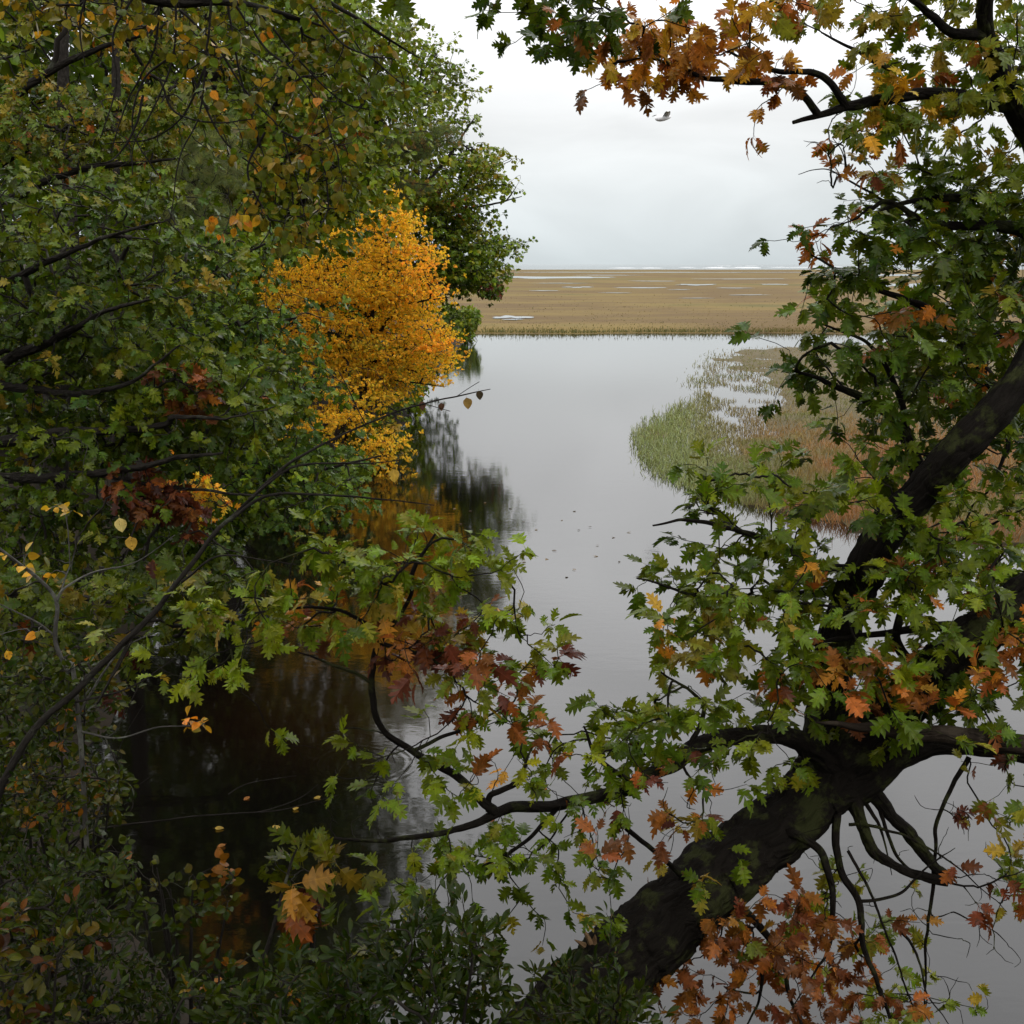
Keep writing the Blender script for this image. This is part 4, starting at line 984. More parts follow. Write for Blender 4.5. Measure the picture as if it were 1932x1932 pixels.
# leaning grey oak of the near bank, at right
p = Plant('oak_tree', 'big oak with a mossy trunk leaning out over the creek and lobed green leaves', 'tree', at(1040, 1990, 4.75) , None, BARK, 'oak', MAT_LEAF, 33)
p.ss, p.cs = 0.74, 1.5; p.tone = 1.0
p.limb('trunk', [(960, 2120, 4.5, .28), (1035, 1985, 4.7, .215), (1100, 1895, 4.85, .19), (1190, 1800, 5.0, .178), (1310, 1690, 5.2, .172), (1430, 1585, 5.4, .163), (1535, 1490, 5.55, .15), (1600, 1425, 5.58, .132), (1680, 1345, 5.5, .118), (1770, 1265, 5.42, .118), (1860, 1190, 5.4, .105), (1970, 1105, 5.5, .09), (2160, 980, 5.8, .06)], 72, 0.07, 320, ridge=0.26)
p.limb('leader_stem', [(1545, 1500, 5.55, .13), (1560, 1420, 5.62, .12), (1568, 1320, 5.75, .11), (1592, 1180, 5.8, .095), (1655, 1030, 5.7, .095), (1735, 935, 5.6, .08), (1805, 850, 5.5, .08), (1895, 750, 5.5, .077), (1975, 620, 5.7, .078), (2015, 450, 5.95, .092), (1965, 285, 6.2, .075), (1900, 165, 6.1, .055), (1862, 60, 6.0, .04), (1857, -60, 5.9, .035), (1840, -280, 5.8, .03)], 40, 0.07, 220, ridge=0.24)
LB = [[(1575, 1450, 5.5, .06), (1500, 1388, 5.4, .046), (1430, 1385, 5.3, .042), (1330, 1402, 5.2, .039), (1265, 1445, 5.1, .035), (1170, 1490, 5.0, .030), (1060, 1520, 4.9, .026), (985, 1527, 4.85, .024), (925, 1545, 4.8, .019), (850, 1570, 4.75, .013), (720, 1585, 4.7, .009), (590, 1575, 4.65, .004)],
      [(938, 1538, 4.8, .021), (900, 1500, 4.77, .019), (850, 1455, 4.74, .017), (780, 1415, 4.7, .015), (722, 1375, 4.66, .0135), (704, 1330, 4.65, .013), (706, 1240, 4.65, .012), (728, 1198, 4.65, .0105), (776, 1130, 4.65, .008), (782, 1085, 4.65, .009), (822, 1012, 4.65, .004)],
      [(925, 1535, 4.8, .014), (930, 1500, 4.8, .013), (975, 1480, 4.82, .011), (1000, 1410, 4.85, .004)],
      [(726, 1200, 4.65, .009), (640, 1150, 4.6, .007), (520, 1150, 4.55, .005), (400, 1180, 4.5, .003)],
      [(706, 1290, 4.65, .008), (640, 1260, 4.6, .006), (560, 1230, 4.55, .003)],
      [(722, 1215, 4.65, .009), (800, 1240, 4.7, .007), (900, 1290, 4.75, .003)],
      [(780, 1415, 4.7, .009), (860, 1380, 4.75, .007), (960, 1330, 4.8, .003)],
      [(1200, 1480, 5.0, .014), (1130, 1430, 5.0, .01), (1100, 1370, 5.0, .004)],
      [(1300, 1415, 5.15, .014), (1330, 1330, 5.2, .01), (1250, 1270, 5.1, .004)],
      [(1180, 1560, 5.0, .012), (1250, 1620, 5.05, .012), (1290, 1660, 5.1, .014)],
      [(1060, 1520, 4.9, .012), (980, 1600, 4.85, .008), (880, 1650, 4.8, .003)],
      # dark limb running to the frame's edge behind the broken stick
      [(1560, 1500, 5.5, .1), (1640, 1478, 5.5, .075), (1700, 1425, 5.5, .06), (1790, 1400, 5.55, .055), (1932, 1422, 5.6, .05), (2120, 1440, 5.7, .03)],
      # hanging limbs under the trunk
      [(1590, 1490, 5.5, .04), (1574, 1560, 5.4, .034), (1590, 1640, 5.3, .03), (1620, 1710, 5.2, .027), (1632, 1790, 5.1, .023), (1660, 1860, 5.05, .018), (1700, 1980, 5.0, .008)],
      [(1470, 1572, 5.35, .05), (1505, 1570, 5.3, .036), (1545, 1602, 5.25, .03), (1565, 1650, 5.2, .026), (1572, 1720, 5.15, .02), (1560, 1800, 5.1, .012), (1500, 1900, 5.0, .005)],
      [(1400, 1720, 5.2, .035), (1450, 1775, 5.12, .024), (1480, 1830, 5.08, .02), (1500, 1900, 5.05, .015), (1540, 1990, 5.0, .008)],
      [(1372, 1760, 5.15, .03), (1420, 1800, 5.1, .018), (1430, 1880, 5.05, .012), (1390, 1960, 5.0, .006)],
      [(1600, 1550, 5.4, .014), (1660, 1560, 5.35, .012), (1740, 1600, 5.3, .01), (1820, 1650, 5.3, .006), (1900, 1720, 5.3, .003)],
      [(1830, 1428, 5.55, .02), (1775, 1520, 5.45, .017), (1757, 1650, 5.35, .014), (1752, 1790, 5.3, .011), (1745, 1900, 5.25, .005)],
      [(1620, 1705, 5.2, .014), (1690, 1690, 5.2, .012), (1745, 1640, 5.25, .008), (1800, 1600, 5.3, .003)],
      [(1700, 1760, 5.2, .012), (1730, 1800, 5.15, .01), (1760, 1880, 5.1, .006), (1800, 1950, 5.1, .003)],
      [(1600, 1600, 5.3, .014), (1640, 1680, 5.25, .012), (1690, 1800, 5.2, .009), (1735, 1930, 5.15, .005)],
      # right-hand side limbs
      [(1625, 1080, 6.05, .03), (1540, 1060, 5.9, .022), (1420, 1010, 5.7, .015), (1300, 980, 5.55, .008), (1230, 990, 5.5, .004)],
      [(1620, 1100, 6.0, .03), (1500, 1120, 5.8, .02), (1350, 1130, 5.6, .01), (1200, 1090, 5.5, .004)],
      [(1750, 905, 6.2, .04), (1700, 820, 6.2, .03), (1640, 760, 6.2, .022), (1560, 720, 6.1, .014), (1500, 700, 6.0, .006)],
      [(1735, 930, 6.2, .03), (1715, 850, 6.2, .022), (1690, 740, 6.2, .015), (1640, 650, 6.2, .009), (1540, 610, 6.1, .005)],
      [(1900, 760, 6.3, .04), (1830, 660, 6.3, .03), (1750, 580, 6.25, .02), (1620, 530, 6.15, .01), (1530, 480, 6.1, .004)],
      [(2010, 470, 6.3, .04), (1900, 430, 6.25, .03), (1760, 420, 6.2, .02), (1680, 380, 6.2, .012), (1640, 400, 6.15, .01)],
      [(1660, 440, 6.2, .016), (1655, 412, 6.18, .014), (1690, 385, 6.2, .012), (1760, 375, 6.2, .016), (1880, 370, 6.25, .03)],
      [(1850, 1200, 5.8, .04), (1760, 1180, 5.7, .025), (1640, 1200, 5.6, .015), (1480, 1220, 5.5, .006)],
      [(1740, 1280, 5.7, .03), (1690, 1200, 5.65, .024), (1740, 1090, 5.6, .016), (1830, 1010, 5.6, .008), (1932, 960, 5.6, .004)],
      [(1820, 1220, 5.75, .03), (1870, 1150, 5.6, .02), (1940, 1110, 5.5, .012)],
      [(1880, 790, 6.3, .014), (1905, 840, 6.2, .012), (1880, 900, 6.1, .008), (1860, 930, 6.1, .003)],
      # top: the rust spray's limb and its forks
      [(1925, 205, 6.15, .036), (1850, 188, 6.1, .032), (1760, 178, 6.05, .029), (1690, 185, 6.0, .026), (1620, 197, 5.95, .024), (1560, 212, 5.9, .018), (1492, 232, 5.85, .009)],
      [(1595, 203, 5.92, .02), (1566, 156, 5.88, .018), (1516, 136, 5.85, .015), (1446, 132, 5.8, .01), (1376, 100, 5.75, .005)],
      [(1540, 215, 5.88, .02), (1506, 176, 5.85, .018), (1466, 162, 5.82, .016), (1336, 155, 5.75, .012), (1291, 132, 5.7, .009), (1230, 110, 5.65, .006), (1150, 120, 5.6, .003)],
      [(1862, 70, 6.0, .03), (1800, 58, 5.95, .024), (1740, 12, 5.9, .016), (1690, -25, 5.85, .01)],
      [(1680, 130, 6.0, .012), (1620, 100, 6.0, .009), (1550, 62, 6.0, .004)],
      [(1840, -240, 5.8, .05), (1600, -190, 5.5, .04), (1350, -115, 5.3, .028), (1150, -60, 5.2, .018), (1000, -45, 5.15, .01), (860, -50, 5.1, .007), (740, -30, 5.1, .003)],
      # bare twigs against the sky
      [(1680, 385, 6.2, .008), (1610, 345, 6.2, .005), (1560, 320, 6.2, .003), (1505, 330, 6.2, .0018)],
      [(1600, 340, 6.2, .004), (1590, 290, 6.2, .003), (1570, 260, 6.2, .0016)], [(1590, 335, 6.2, .003), (1560, 290, 6.2, .002), (1545, 275, 6.2, .0015)]]
for q in LB:
    hang = max(a[1] for a in q) > 1600 and q[0][0] > 1300
    if hang: q = [(a[0], a[1], a[2], a[3] * 0.6) for a in q]
    p.limb('branch', q, 12 if max(a[3] for a in q) > 0.03 else 7, 0.16 if hang else 0.1, ridge=0.2 if max(a[3] for a in q) > 0.03 else 0.1, kink=4.0 if hang else 1.6, seg=len(q) * 12)
# torn limb hanging in strips
for q in ([(1615, 1478, 5.5, .05), (1622, 1540, 5.42, .028), (1650, 1600, 5.36, .03), (1700, 1640, 5.3, .03), (1785, 1668, 5.25, .022)],
          [(1650, 1490, 5.5, .04), (1690, 1545, 5.42, .036), (1740, 1610, 5.35, .034), (1785, 1662, 5.26, .03)],
          [(1655, 1500, 5.48, .012), (1668, 1560, 5.42, .01), (1690, 1610, 5.38, .008), (1720, 1645, 5.33, .006)],
          [(1630, 1500, 5.5, .01), (1665, 1580, 5.4, .006), (1680, 1650, 5.35, .002)]):
    p.limb('torn_branch', q, 10, 0.3, 70, ridge=0.5, feed=True, cap=True, kink=3.0)
# pale broken stubs
PALE = bark_material('broken_wood', (0.12, 0.07, 0.035), (0.3, 0.19, 0.1), (0.2, 0.15, 0.08), 0.2)
for k_, (c, d) in enumerate((((1112, 1780, 4.83), (-12, -26)), ((1102, 1785, 4.84), (-18, -12)), ((1120, 1780, 4.85), (2, -16)))):
    a = at(*c); b = at(c[0] + d[0], c[1] + d[1], c[2] - 0.02)
    p.limb('broken_stub', [(tuple(a), .022), (tuple(a * .5 + b * .5), .014), (tuple(b), .003)], 7, 0.5, 12, feed=False, bark=PALE)
OG = pal((G_DEEP, 4), (G_MID, 5), (G_LIGHT, 1.5))
fc = dict(face=(-0.1, -0.2, 0.95), droop=0.3, void=0.26, vs=1.8, spread=1.0, tilt=0.4, edge=18, clump=(3, .15, .05))
p.fill([(1480, 600), (1500, 505), (1525, 425), (1640, 430), (1690, 340), (1932, 330), (1990, 600), (1990, 880), (1780, 830), (1640, 880), (1545, 850), (1500, 790), (1455, 760), (1500, 680)], (5.7, 6.9), 185, pal((G_DEEP, 6), (G_MID, 3), (ORANGE, .35)), 0.122, (5, 7), **fc)
p.fill([(1690, 300), (1990, 280), (1990, 820), (1760, 700)], (5.9, 7.3), 90, pal((G_DEEP, 5), (G_MID, 4), (YG, 1), (ORANGE, .6)), 0.122, (5, 7), **fc)
p.fill([(1640, 330), (1990, 280), (1990, 1000), (1760, 860), (1640, 640)], (6.7, 7.6), 120, pal((G_DEEP, 6), (G_MID, 3), (YG, .6)), 0.12, (5, 7), **fc)
p.fill([(1212, 905), (1300, 880), (1420, 880), (1600, 870), (1780, 900), (1960, 900), (1960, 1150), (1700, 1140), (1500, 1120), (1380, 1130), (1280, 1160), (1165, 1095), (1240, 1050), (1215, 970)], (5.2, 6.2), 135, pal((G_MID, 6), (G_LIGHT, 2), (G_DEEP, 2)), 0.122, (5, 7), **fc)
p.fill([(1290, 1150), (1500, 1110), (1960, 1120), (1960, 1330), (1700, 1350), (1500, 1390), (1300, 1400), (1060, 1400), (1050, 1330), (1120, 1220), (1200, 1230), (1290, 1260)], (4.9, 5.7), 130, pal((G_MID, 5), (G_LIGHT, 3), (YG, 1), (ORANGE, 0.7)), 0.122, (5, 7), **fc)
p.fill([(1640, 1050), (1760, 1040), (1960, 1090), (1960, 1300), (1780, 1290), (1650, 1180)], (5.0, 5.5), 13, pal((ORANGE, 4), (GOLD, 1.5), (RUST, 1.5)), 0.125, (4, 6), **fc)
p.fill([(1480, 1150), (1640, 1180), (1620, 1300), (1500, 1290)], (5.0, 5.5), 9, pal((ORANGE, 3), (RUST, 3)), 0.122, (4, 6), **fc)
p.fill([(1560, 560), (1900, 600), (1932, 800), (1800, 780), (1700, 640)], (5.9, 6.3), 11, pal((ORANGE, 3), (GOLD, 1)), 0.14, (2, 4), **fc)
p.fill([(860, 1480), (960, 1410), (1100, 1390), (1440, 1390), (1500, 1460), (1400, 1500), (1250, 1490), (1200, 1570), (1000, 1600), (870, 1600)], (4.7, 5.3), 34, pal((G_MID, 5), (G_LIGHT, 2), (ORANGE, .6), (MAROON, .6)), 0.115, (3, 6), **fc)
p.fill([(700, 1645), (860, 1570), (1100, 1590), (1320, 1560), (1330, 1610), (1230, 1680), (1060, 1760), (1000, 1690), (850, 1720), (720, 1690)], (4.7, 5.2), 38, pal((G_MID, 5), (G_DEEP, 2), (YG, 1.5)), 0.112, (3, 6), **fc)
p.fill([(1090, 1540), (1300, 1490), (1290, 1600), (1120, 1640)], (4.7, 5.0), 7, pal((MAROON, 2), (RUST, 3), (ORANGE, 1)), 0.112, (3, 4), **fc)
# centre spray
p.fill([(630, 1010), (690, 1040), (760, 965), (860, 985), (920, 1040), (905, 1090), (955, 1150), (1015, 1270), (1025, 1340), (950, 1345), (900, 1230), (800, 1140), (650, 1120)], (4.45, 4.9), 54, pal((G_LIGHT, 5), (G_MID, 3), (YG, 2)), 0.105, (5, 7), **fc)
p.fill([(285, 1165), (480, 1065), (640, 1060), (720, 1120), (700, 1190), (560, 1210), (420, 1215), (350, 1290)], (4.35, 4.8), 32, pal((G_LIGHT, 4), (YG, 3), (G_MID, 2)), 0.102, (4, 6), **fc)
p.fill([(470, 1150), (700, 1100), (900, 1150), (940, 1250), (900, 1330), (790, 1310), (660, 1220), (500, 1290)], (4.5, 4.9), 19, pal((RUST, 3), (ORANGE, 5), (MAROON, 1.5)), 0.105, (4, 6), **fc)
p.fill([(820, 1170), (930, 1200), (920, 1270), (840, 1250)], (4.4, 4.6), 5, MAROON, 0.122, (4, 5), **fc)
p.fill([(690, 1340), (800, 1330), (900, 1410), (860, 1500), (780, 1450), (700, 1430)], (4.5, 4.8), 11, pal((G_LIGHT, 4), (G_MID, 3)), 0.118, (3, 5), **fc)
p.fill([(830, 1290), (960, 1310), (1040, 1370), (900, 1430), (850, 1380)], (4.6, 4.9), 8, pal((RUST, 3), (ORANGE, 2)), 0.115, (3, 4), **fc)
# rust red leaves under the trunk
fr_ = dict(face=(-0.1, -0.45, 0.7), droop=0.55, void=0.2, vs=2.0, spread=0.9, edge=18, clump=(3, .14, .07))
p.fill([(1240, 1900), (1330, 1765), (1400, 1690), (1540, 1650), (1680, 1690), (1740, 1800), (1740, 1960), (1250, 1970)], (4.85, 5.25), 70, pal((RUST, 6), (ORANGE, .6), (MAROON, 1), (YG, .5)), 0.105, (4, 6), **fr_)
p.fill([(1450, 1600), (1560, 1620), (1700, 1680), (1760, 1900), (1800, 1960), (1560, 1960), (1500, 1760)], (5.3, 5.7), 30, pal((YG, 4), (G_LIGHT, 3), (GOLD, 1)), 0.118, (3, 5), **fr_)
p.fill([(1820, 1470), (1960, 1430), (1960, 1760), (1890, 1690), (1810, 1650), (1850, 1560)], (5.0, 5.5), 20, pal((YG, 4), (RUST, 2), (MAROON, 1), (G_MID, 2)), 0.118, (3, 5), **fr_)
p.fill([(1800, 1290), (1960, 1260), (1960, 1420), (1830, 1380)], (5.1, 5.6), 12, pal((G_DEEP, 5), (G_MID, 2)), 0.118, (3, 5), **fr_)
# bare twigs among the hanging limbs and along the low branch
for pl_, Yr, n_ in (([(1480, 1540), (1640, 1500), (1830, 1480), (1870, 1700), (1760, 1900), (1560, 1860)], (5.1, 5.5), 46), ([(880, 1370), (1050, 1400), (1400, 1440), (1330, 1560), (1100, 1600), (880, 1520)], (4.7, 5.2), 26),
                    ([(600, 1330), (760, 1360), (760, 1560), (640, 1600), (560, 1500)], (4.6, 4.8), 14), ([(1800, 1560), (1940, 1620), (1940, 1900), (1780, 1880)], (5.2, 5.5), 16), ([(1500, 240), (1640, 250), (1660, 430), (1560, 380)], (6.0, 6.3), 12)):
    p.fill(pl_, Yr, n_, RUST, 0.1, (0, 0), edge=10, sag=0.0)
# top sprays
ft = dict(face=(-0.1, -0.6, 0.45), droop=0.7, void=0.15, vs=2.0, spread=0.9, edge=16, tilt=0.6, clump=(3, .14, .07))
p.fill([(1040, 125), (1150, 100), (1215, 40), (1290, 20), (1440, 45), (1540, 90), (1590, 130), (1590, 170), (1530, 165), (1450, 140), (1290, 120), (1150, 170)], (5.55, 6.0), 54, pal((RUST, 1.5), (ORANGE, 6), (GOLD, 4)), 0.105, (4, 6), **ft)
p.fill([(1390, -30), (1530, -30), (1545, 40), (1400, 20)], (5.6, 6), 12, pal((ORANGE, 3), (YG, 3)), 0.118, (3, 5), **ft)
p.fill([(1630, -30), (1990, -30), (1990, 330), (1700, 330), (1600, 230), (1660, 150), (1640, 60)], (5.8, 6.8), 130, pal((YG, 6), (G_LIGHT, 4), (G_MID, 3), (ORANGE, .4)), 0.115, (4, 6), **ft)
p.fill([(1605, 255), (1680, 255), (1670, 310), (1615, 305)], (5.9, 6.2), 4, pal((ORANGE, 3), (RUST, 2)), 0.115, (4, 5), **ft)
p.fill([(1640, 140), (1760, 150), (1740, 230), (1640, 220)], (5.8, 6.1), 12, pal((GOLD, 4), (YG, 3)), 0.115, (4, 5), **ft)
p.fill([(975, -40), (1190, -50), (1180, 40), (1120, 80), (1005, 80), (990, 30)], (5.0, 5.5), 20, pal((G_DEEP, 6), (G_MID, 1)), 0.118, (4, 6), **ft)
p.fill([(1070, 60), (1150, 50), (1150, 110), (1080, 110)], (5.0, 5.4), 4, RUST, 0.112, (3, 4), **ft)
p.fill([(710, -60), (810, -60), (800, -30), (720, -30)], (5.0, 5.3), 4, G_DEEP, 0.118, (3, 5), **ft)
rg = np.random.default_rng(312)
t = np.stack([rg.uniform(-0.2, 5.0, 560), rg.uniform(2.5, 7.8, 560), rg.uniform(7.3, 9.8, 560)], -1)
p.fill(None, None, 560, pal((G_MID, 5), (G_DEEP, 3), (ORANGE, 1)), 0.14, (6, 8), spread=1.2, world=t, kind='far')
p.build(300, 0.0017, 4)

# dead snag standing just outside, whose broken limb points in over the creek
sx, sy = 4.3, 5.3
p = Plant('dead_tree', 'broken bare grey brown limb of a dead tree jutting in over the oak fork', 'dead tree', (sx, sy, gz(sx, sy)), None, DEADWOOD, 'oak', MAT_LEAF, 35)
p.limb('trunk', [((sx, sy, gz(sx, sy) - .3), .2), ((sx - .05, sy, 2.2), .17), ((sx - .1, sy, 3.6), .13), ((sx - .05, sy + .1, 5), .08)], 14, 0.08, ridge=0.1, cap=True)
p.limb('broken_limb', [((sx - .08, sy, 2.75), .085), (at(2200, 1412, 5.25), .06), (at(1932, 1400, 5.15), .048), (at(1780, 1390, 5.08), .04), (at(1660, 1380, 5.02), .026), (at(1590, 1370, 5.0), .014), (at(1538, 1364, 4.98), .003)], 12, 0.08, 60, ridge=0.14)
p.build()

# leaning bare sapling with few leaves
sx, sy = at(-330, 1720, 4.6)[:2]
p = Plant('sapling', 'thin bare sapling leaning from the corner bushes towards the yellow maple', 'sapling', (sx, sy, gz(sx, sy)), None, BARK_DARK, 'birch', MAT_LEAF, 36)
p.limb('stem', [((sx, sy, gz(sx, sy) - .2), .03), (at(0, 1490, 4.6), .016), (at(150, 1295, 4.7), .0135), (at(300, 1150, 4.8), .011), (at(400, 1015, 4.9), .009), (at(455, 962, 4.95), .0075), (at(540, 880, 5), .006), (at(640, 822, 5.05), .0045), (at(770, 768, 5.1), .0035), (at(870, 745, 5.15), .003), (at(925, 735, 5.2), .0015)], 8, 0.04)
for q in ([(430, 985, 4.93, .008), (520, 935, 4.95, .006), (700, 940, 5, .004), (820, 955, 5, .002)], [(470, 945, 4.95, .007), (560, 880, 5, .005), (700, 875, 5, .003), (760, 870, 5, .0015)], [(345, 1100, 4.82, .006), (420, 1050, 4.8, .004), (560, 1065, 4.8, .002)],
          [(860, 748, 5.15, .002), (880, 735, 5.15, .0014), (905, 720, 5.15, .001)], [(800, 760, 5.1, .002), (850, 775, 5.1, .0012)], [(690, 800, 5.06, .003), (640, 700, 5.05, .002)], [(250, 1200, 4.78, .006), (180, 1330, 4.6, .004), (250, 1210, 4.5, .003)],
          [(120, 1330, 4.7, .006), (240, 1300, 4.65, .004), (330, 1240, 4.6, .002)]):
    p.limb('branch', q, 5, 0.03)
for (x, y, c, s) in ((880, 758, (0.22, 0.15, 0.05), .05), (903, 745, (0.05, 0.04, 0.025), .04), (742, 893, (0.42, 0.28, 0.06), .06), (795, 765, (0.08, 0.04, 0.03), .04), (832, 768, (0.07, 0.04, 0.03), .035), (245, 1020, (0.4, 0.25, 0.05), .06), (225, 985, (0.45, 0.38, 0.15), .06)):
    b = at(x, y - 8, 5.12 if x > 700 else 4.8)
    p.lp.append((b, unit(np.array([0.15, 0, -1.0])), unit(np.array([0.3, -0.9, 0.1])), s, np.array(c), 'birch'))
p.build(20)
# second, paler stem
sx, sy = at(150, 1500, 4.8)[:2]
p = Plant('sapling', 'pale thin sapling with a forked stem and a few amber leaves by the bank', 'sapling', (sx, sy, gz(sx, sy)), None, BARK_GREY, 'birch', MAT_LEAF, 37)
p.limb('stem', [((sx, sy, gz(sx, sy) - .2), .013), (at(146, 1340, 4.8), .010), (at(130, 1270, 4.8), .009), (at(106, 1210, 4.8), .009), (at(104, 1130, 4.8), .008), (at(50, 1075, 4.75), .007), (at(-20, 1020, 4.7), .004)], 7, 0.04)
p.limb('branch', [(104, 1140, 4.8, .006), (120, 1110, 4.8, .005), (180, 1080, 4.85, .004), (260, 1060, 4.9, .0025), (330, 1010, 4.9, .0015)], 5)
p.limb('branch', [(146, 1350, 4.8, .006), (200, 1260, 4.85, .005), (230, 1225, 4.85, .003), (290, 1195, 4.85, .002)], 5)
p.limb('branch', [(104, 1200, 4.8, .005), (60, 1170, 4.75, .004), (-20, 1130, 4.7, .002)], 5)
p.fill([(90, 940), (150, 930), (160, 960), (100, 970)], (4.7, 4.9), 3, GOLD, 0.046, (2, 3), spread=1)
p.fill([(0, 1020), (130, 1020), (150, 1090), (20, 1090)], (4.65, 4.9), 8, pal((GOLD, 3), (OLIVE, 1)), 0.046, (2, 3), spread=1)
p.fill([(-20, 1120), (80, 1130), (60, 1240), (-20, 1240)], (4.6, 4.9), 5, pal((GOLD, 3), (OLIVE, 2)), 0.044, (2, 3), spread=1)
p.limb('branch', [(146, 1380, 4.8, .005), (220, 1390, 4.75, .004), (300, 1372, 4.7, .003), (380, 1368, 4.7, .0015)], 5)
p.fill([(330, 1352), (360, 1348), (420, 1366), (385, 1395), (345, 1378)], (4.65, 4.8), 6, pal((GOLD, 4), (YG, 1)), 0.042, (2, 3), spread=1, edge=6)
p.tone = 0.8
p.build(60)

# low oak sapling over the bank
sx, sy = -4.6, 7.4
p = Plant('oak_sapling', 'low yellow green oak sapling on the bank below the glossy oak', 'sapling', (sx, sy, gz(sx, sy)), None, BARK_DARK, 'oak', MAT_LEAF, 38)
p.ss, p.cs = 0.78, 1.5; p.tone = 0.55
p.limb('stem', [((sx, sy, gz(sx, sy) - .2), .05), (at(-60, 1180, 7.3), .04), (at(100, 1130, 7.1), .025), (at(300, 1140, 6.9), .01)], 8)
p.limb('branch', [(0, 1160, 7.2, .02), (150, 1200, 7, .012), (330, 1200, 6.8, .004)], 6)
p.fill([(-60, 1060), (200, 1090), (420, 1080), (450, 1140), (380, 1220), (250, 1250), (230, 1330), (100, 1300), (-60, 1330)], (6.3, 7.6), 175, pal((G_MID, 5), (YG, 3), (G_DEEP, 2), (MAROON, .5)), 0.125, (4, 7), 0.2, 1.5, 1.0, face=(0.35, -0.5, 0.6))
p.build(260, 0.0025)

# bushes of the near bank
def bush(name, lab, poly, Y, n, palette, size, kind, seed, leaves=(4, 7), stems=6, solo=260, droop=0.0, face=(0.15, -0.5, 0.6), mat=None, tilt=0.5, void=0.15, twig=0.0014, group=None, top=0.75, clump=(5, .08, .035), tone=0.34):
    pl = np.array(poly, float); c = pl.mean(0); Ym = (Y[0] + Y[1]) / 2
    b = at(c[0], pl[:, 1].max() + 60, Ym); x, y = float(b[0]), float(b[1]); g = gz(x, y)
    q = Plant(name, lab, 'bush', (x, y, g), group, BARK_DARK, kind, mat or MAT_LEAF, seed)
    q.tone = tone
    rg = np.random.default_rng(seed)
    for k in range(stems):
        for _ in range(200):
            tx, ty = rg.uniform(pl[:, 0].min(), pl[:, 0].max()), rg.uniform(pl[:, 1].min(), pl[:, 1].max())
            if in_poly(np.array([tx]), np.array([ty]), pl)[0]: break
        t = at(tx, ty, rg.uniform(*Y)); m = (np.array([x, y, g]) * 0.45 + t * 0.55) + rg.normal(0, 0.06, 3)
        m = t * 0.55 + np.array([x, y, g]) * 0.45 + np.array([0, 0, 0.05])
        q.limb('stem', [((x + rg.normal(0, .06), y + rg.normal(0, .05), g - .12), .013), (tuple(m), .009), (tuple(t), .003)], 6, 0.04)
    q.fill(poly, Y, n, palette, size, leaves, void, 2.5, 1.3, face=face, droop=droop, tilt=tilt, sag=0.02, clump=clump, edge=20)
    q.build(solo, twig, 4)
    return q
HK = pal((G_MID, 6), (G_DEEP, 3), (YG, 2), (GOLD, .5))
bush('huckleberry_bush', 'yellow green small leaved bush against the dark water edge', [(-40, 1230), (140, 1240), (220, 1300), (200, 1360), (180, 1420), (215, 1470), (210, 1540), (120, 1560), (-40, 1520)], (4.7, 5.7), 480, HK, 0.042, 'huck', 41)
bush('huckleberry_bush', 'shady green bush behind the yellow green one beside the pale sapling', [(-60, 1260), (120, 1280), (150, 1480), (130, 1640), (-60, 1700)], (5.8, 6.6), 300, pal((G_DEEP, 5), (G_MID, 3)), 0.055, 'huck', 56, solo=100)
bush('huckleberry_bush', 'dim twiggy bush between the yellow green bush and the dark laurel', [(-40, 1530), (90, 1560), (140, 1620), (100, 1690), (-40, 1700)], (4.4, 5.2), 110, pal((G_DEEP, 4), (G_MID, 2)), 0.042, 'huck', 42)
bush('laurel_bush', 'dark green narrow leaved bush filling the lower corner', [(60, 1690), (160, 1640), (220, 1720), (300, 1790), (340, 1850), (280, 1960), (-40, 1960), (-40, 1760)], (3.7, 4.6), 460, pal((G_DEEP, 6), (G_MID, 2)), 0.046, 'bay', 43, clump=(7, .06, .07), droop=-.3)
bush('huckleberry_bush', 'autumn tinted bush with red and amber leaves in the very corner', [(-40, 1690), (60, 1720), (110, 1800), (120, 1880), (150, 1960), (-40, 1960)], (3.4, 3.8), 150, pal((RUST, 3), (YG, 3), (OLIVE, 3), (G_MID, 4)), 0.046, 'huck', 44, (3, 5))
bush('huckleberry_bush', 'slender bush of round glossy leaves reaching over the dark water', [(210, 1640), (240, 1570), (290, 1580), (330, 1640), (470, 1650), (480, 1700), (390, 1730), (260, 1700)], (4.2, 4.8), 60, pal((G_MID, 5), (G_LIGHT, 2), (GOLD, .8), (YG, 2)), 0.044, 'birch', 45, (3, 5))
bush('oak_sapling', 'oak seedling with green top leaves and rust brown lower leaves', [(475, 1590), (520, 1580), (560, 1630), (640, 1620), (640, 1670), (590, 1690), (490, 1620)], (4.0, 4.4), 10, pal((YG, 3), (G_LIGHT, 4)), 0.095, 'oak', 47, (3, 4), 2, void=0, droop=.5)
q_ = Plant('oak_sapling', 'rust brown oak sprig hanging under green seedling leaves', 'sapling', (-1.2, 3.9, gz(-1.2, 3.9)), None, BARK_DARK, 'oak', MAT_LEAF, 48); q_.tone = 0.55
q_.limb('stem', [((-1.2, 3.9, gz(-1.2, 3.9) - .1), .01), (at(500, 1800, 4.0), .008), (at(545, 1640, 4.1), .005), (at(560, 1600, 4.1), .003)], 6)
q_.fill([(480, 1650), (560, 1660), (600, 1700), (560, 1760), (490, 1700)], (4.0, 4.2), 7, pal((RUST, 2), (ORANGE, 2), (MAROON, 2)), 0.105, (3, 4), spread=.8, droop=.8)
q_.build(40)
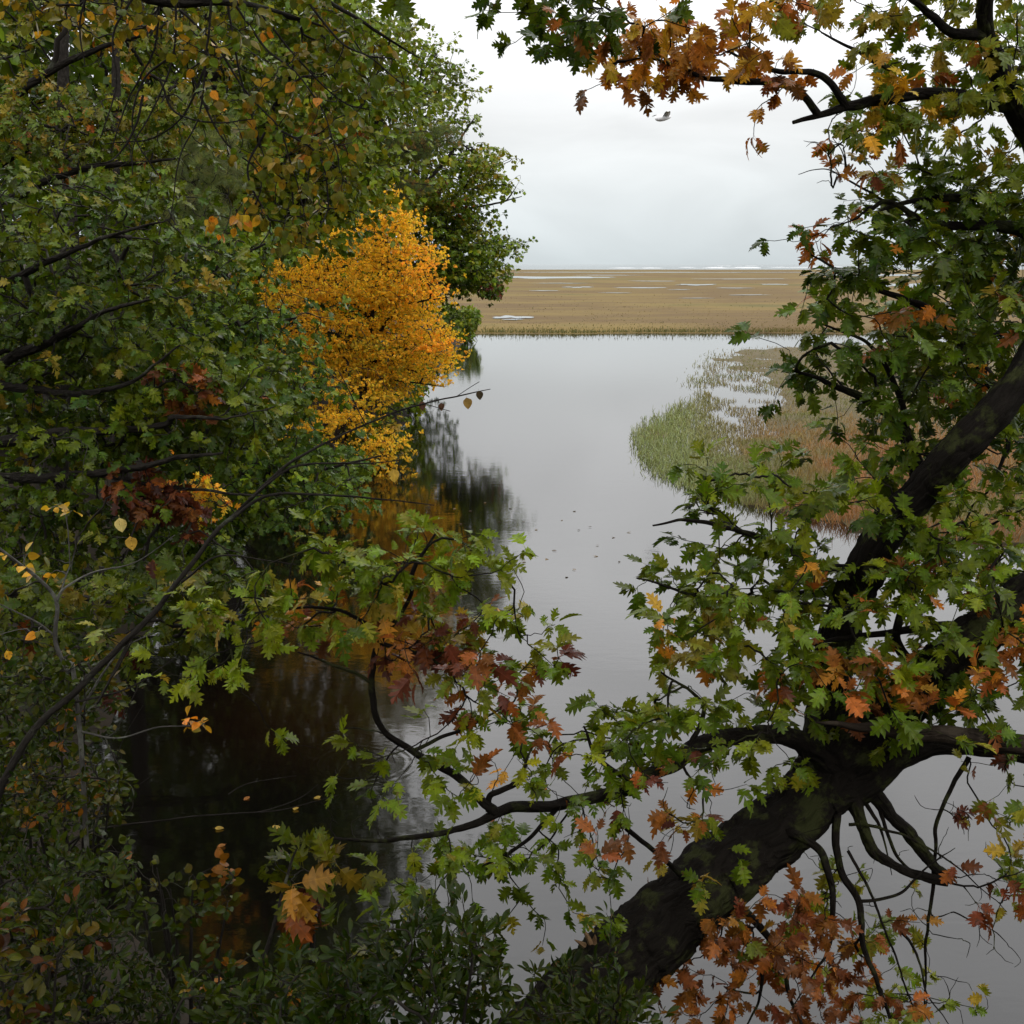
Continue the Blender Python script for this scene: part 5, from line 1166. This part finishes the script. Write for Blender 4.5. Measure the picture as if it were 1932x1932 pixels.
bush('huckleberry_bush', 'small leaved bush with pale glints before the black water', [(340, 1850), (380, 1815), (430, 1820), (460, 1890), (520, 1960), (300, 1960)], (3.4, 3.9), 80, pal((G_MID, 4), (G_DEEP, 3), (GOLD, .5)), 0.04, 'huck', 49)
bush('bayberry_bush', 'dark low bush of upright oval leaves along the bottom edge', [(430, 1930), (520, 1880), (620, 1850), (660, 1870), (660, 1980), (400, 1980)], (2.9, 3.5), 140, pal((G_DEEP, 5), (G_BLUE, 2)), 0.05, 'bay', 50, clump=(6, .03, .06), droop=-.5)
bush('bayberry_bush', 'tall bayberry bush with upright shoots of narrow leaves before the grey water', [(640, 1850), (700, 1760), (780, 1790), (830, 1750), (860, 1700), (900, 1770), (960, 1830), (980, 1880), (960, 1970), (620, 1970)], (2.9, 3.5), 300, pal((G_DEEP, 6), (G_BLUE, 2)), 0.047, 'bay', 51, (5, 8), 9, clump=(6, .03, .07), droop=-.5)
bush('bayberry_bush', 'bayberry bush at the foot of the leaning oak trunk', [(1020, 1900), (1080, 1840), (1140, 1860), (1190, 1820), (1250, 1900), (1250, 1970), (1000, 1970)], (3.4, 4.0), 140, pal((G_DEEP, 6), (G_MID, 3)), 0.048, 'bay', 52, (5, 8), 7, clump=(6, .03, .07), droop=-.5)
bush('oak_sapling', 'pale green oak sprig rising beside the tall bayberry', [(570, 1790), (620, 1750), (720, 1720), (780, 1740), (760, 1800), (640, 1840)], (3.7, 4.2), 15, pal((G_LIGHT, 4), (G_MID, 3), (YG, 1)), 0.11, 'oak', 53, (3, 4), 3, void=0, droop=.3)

# bare dead twigs over the dark water
sx, sy = at(60, 1620, 5.0)[:2]
p = Plant('bare_bush', 'tangle of bare grey twigs reaching over the black water', 'bush', (sx, sy, gz(sx, sy)), None, BARK_DARK, 'huck', MAT_LEAF, 55)
for q in ([(60, 1700, 5, .008), (150, 1580, 5, .006), (330, 1545, 5.1, .004), (520, 1530, 5.2, .003), (640, 1500, 5.3, .0015)], [(100, 1650, 5, .006), (200, 1520, 5.1, .004), (250, 1490, 5.1, .003), (290, 1460, 5.1, .0015)],
          [(430, 1500, 5.2, .003), (470, 1480, 5.2, .0025), (560, 1465, 5.2, .0012)], [(480, 1535, 5.2, .003), (560, 1510, 5.25, .0025), (600, 1480, 5.3, .0012)], [(215, 1440, 5.2, .003), (240, 1380, 5.2, .0022), (270, 1330, 5.2, .0012)], [(180, 1560, 5, .004), (215, 1440, 5.2, .003)]):
    p.limb('branch', q, 5, 0.03)
p.build()

# ================================================================== leaves afloat on the creek
rr = np.random.default_rng(9)
fl = [(x, y, 0) for x, y in [(985, 985), (1085, 965), (1060, 982), (1110, 995), (1155, 1015), (965, 960), (1190, 1005), (1130, 1030), (1010, 1000), (1090, 1000), (940, 985), (890, 965), (905, 1000), (870, 990), (925, 1020), (1030, 1055), (1080, 1075), (1120, 1050), (1168, 1060), (1050, 1040), (880, 1030), (860, 960), (915, 950), (1068, 1090), (985, 1060)]]
fl += [(x, y, 1) for x, y in [(405, 1565), (560, 1525), (605, 1505), (525, 1560), (425, 1595), (470, 1505), (620, 1650), (420, 1850), (455, 1865), (700, 1020), (640, 1075), (610, 1090)]]
for (x, y, k) in fl:
    g = on_ground(x, y)
    o = bpy.data.objects.new('floating_leaf', leaf_mesh('oak' if not k else 'birch', int(rr.integers(3)), MAT_LEAF_SOFT)); COL.objects.link(o)
    s = rr.uniform(0.05, 0.09) if not k else rr.uniform(0.06, 0.09)
    o.location = (g[0], g[1], 0.012); o.scale = (s, s, s * 0.3); o.rotation_euler = (rr.normal(0, .05), rr.normal(0, .05), rr.uniform(0, 6.28))
    c = [(0.10, 0.07, 0.04), (0.2, 0.14, 0.07), (0.06, 0.045, 0.03)][int(rr.integers(3))] if not k else [(0.4, 0.28, 0.06), (0.32, 0.14, 0.04)][int(rr.integers(2))]
    o.color = (*c, 1)
    if k: tag(o, 'yellow fallen leaf floating on the dark reflected water', 'leaf', 'yellow leaves afloat on dark water')
    else: tag(o, 'brown fallen leaf floating on the open grey water', 'leaf', 'brown leaves afloat on grey water')

# ================================================================== a gull far off in the grey sky
def gull(px, py, Y, span):
    c = at(px, py, Y)
    e = bpy.data.objects.new('bird', None); COL.objects.link(e); e.location = c; e.rotation_euler = (0, R(-4), R(14)); e.empty_display_size = 0.2
    tag(e, 'small grey bird gliding in the white sky above the marsh', 'bird')
    m = flat_mat('bird_grey', (0.72, 0.72, 0.73), 0.7)
    t = np.linspace(-1, 1, 14); X = np.stack([t * 0.2 * span, t * 0, np.sin(t * 1.5) * 0.01 * span], -1)
    rad = np.maximum(0.075 * span * np.sqrt(np.clip(1 - t**2, 0, 1)) * (1 - 0.25 * t), 0.002)
    V, F = tube(X, rad, 10)
    s = np.linspace(0, 1, 9); wv, wf = [], []
    for sg in (-1, 1):
        k = len(wv)
        for q in s:
            ch = 0.17 * span * (1 - q**2 * 0.85); y = sg * q * span * 0.5; z = 0.10 * span * math.sin(q * 2.2); x = 0.05 * span - 0.12 * span * q**2
            wv += [(x + ch / 2, y, z), (x, y, z + 0.018 * span * (1 - q)), (x - ch / 2, y, z - 0.004), (x, y, z - 0.01 * span * (1 - q))]
        for i in range(8):
            for j in range(4):
                a = k + i * 4 + j; b = k + i * 4 + (j + 1) % 4; wf.append((a, b, b + 4, a + 4))
    V = np.vstack([V, wv]); F = np.vstack([F, np.array(wf) + len(V) - len(wv)])
    o = bpy.data.objects.new('body', mk_mesh('body', V, F, mat=m)); COL.objects.link(o); o.parent = e
gull(1251, 222, 70, 2.4)
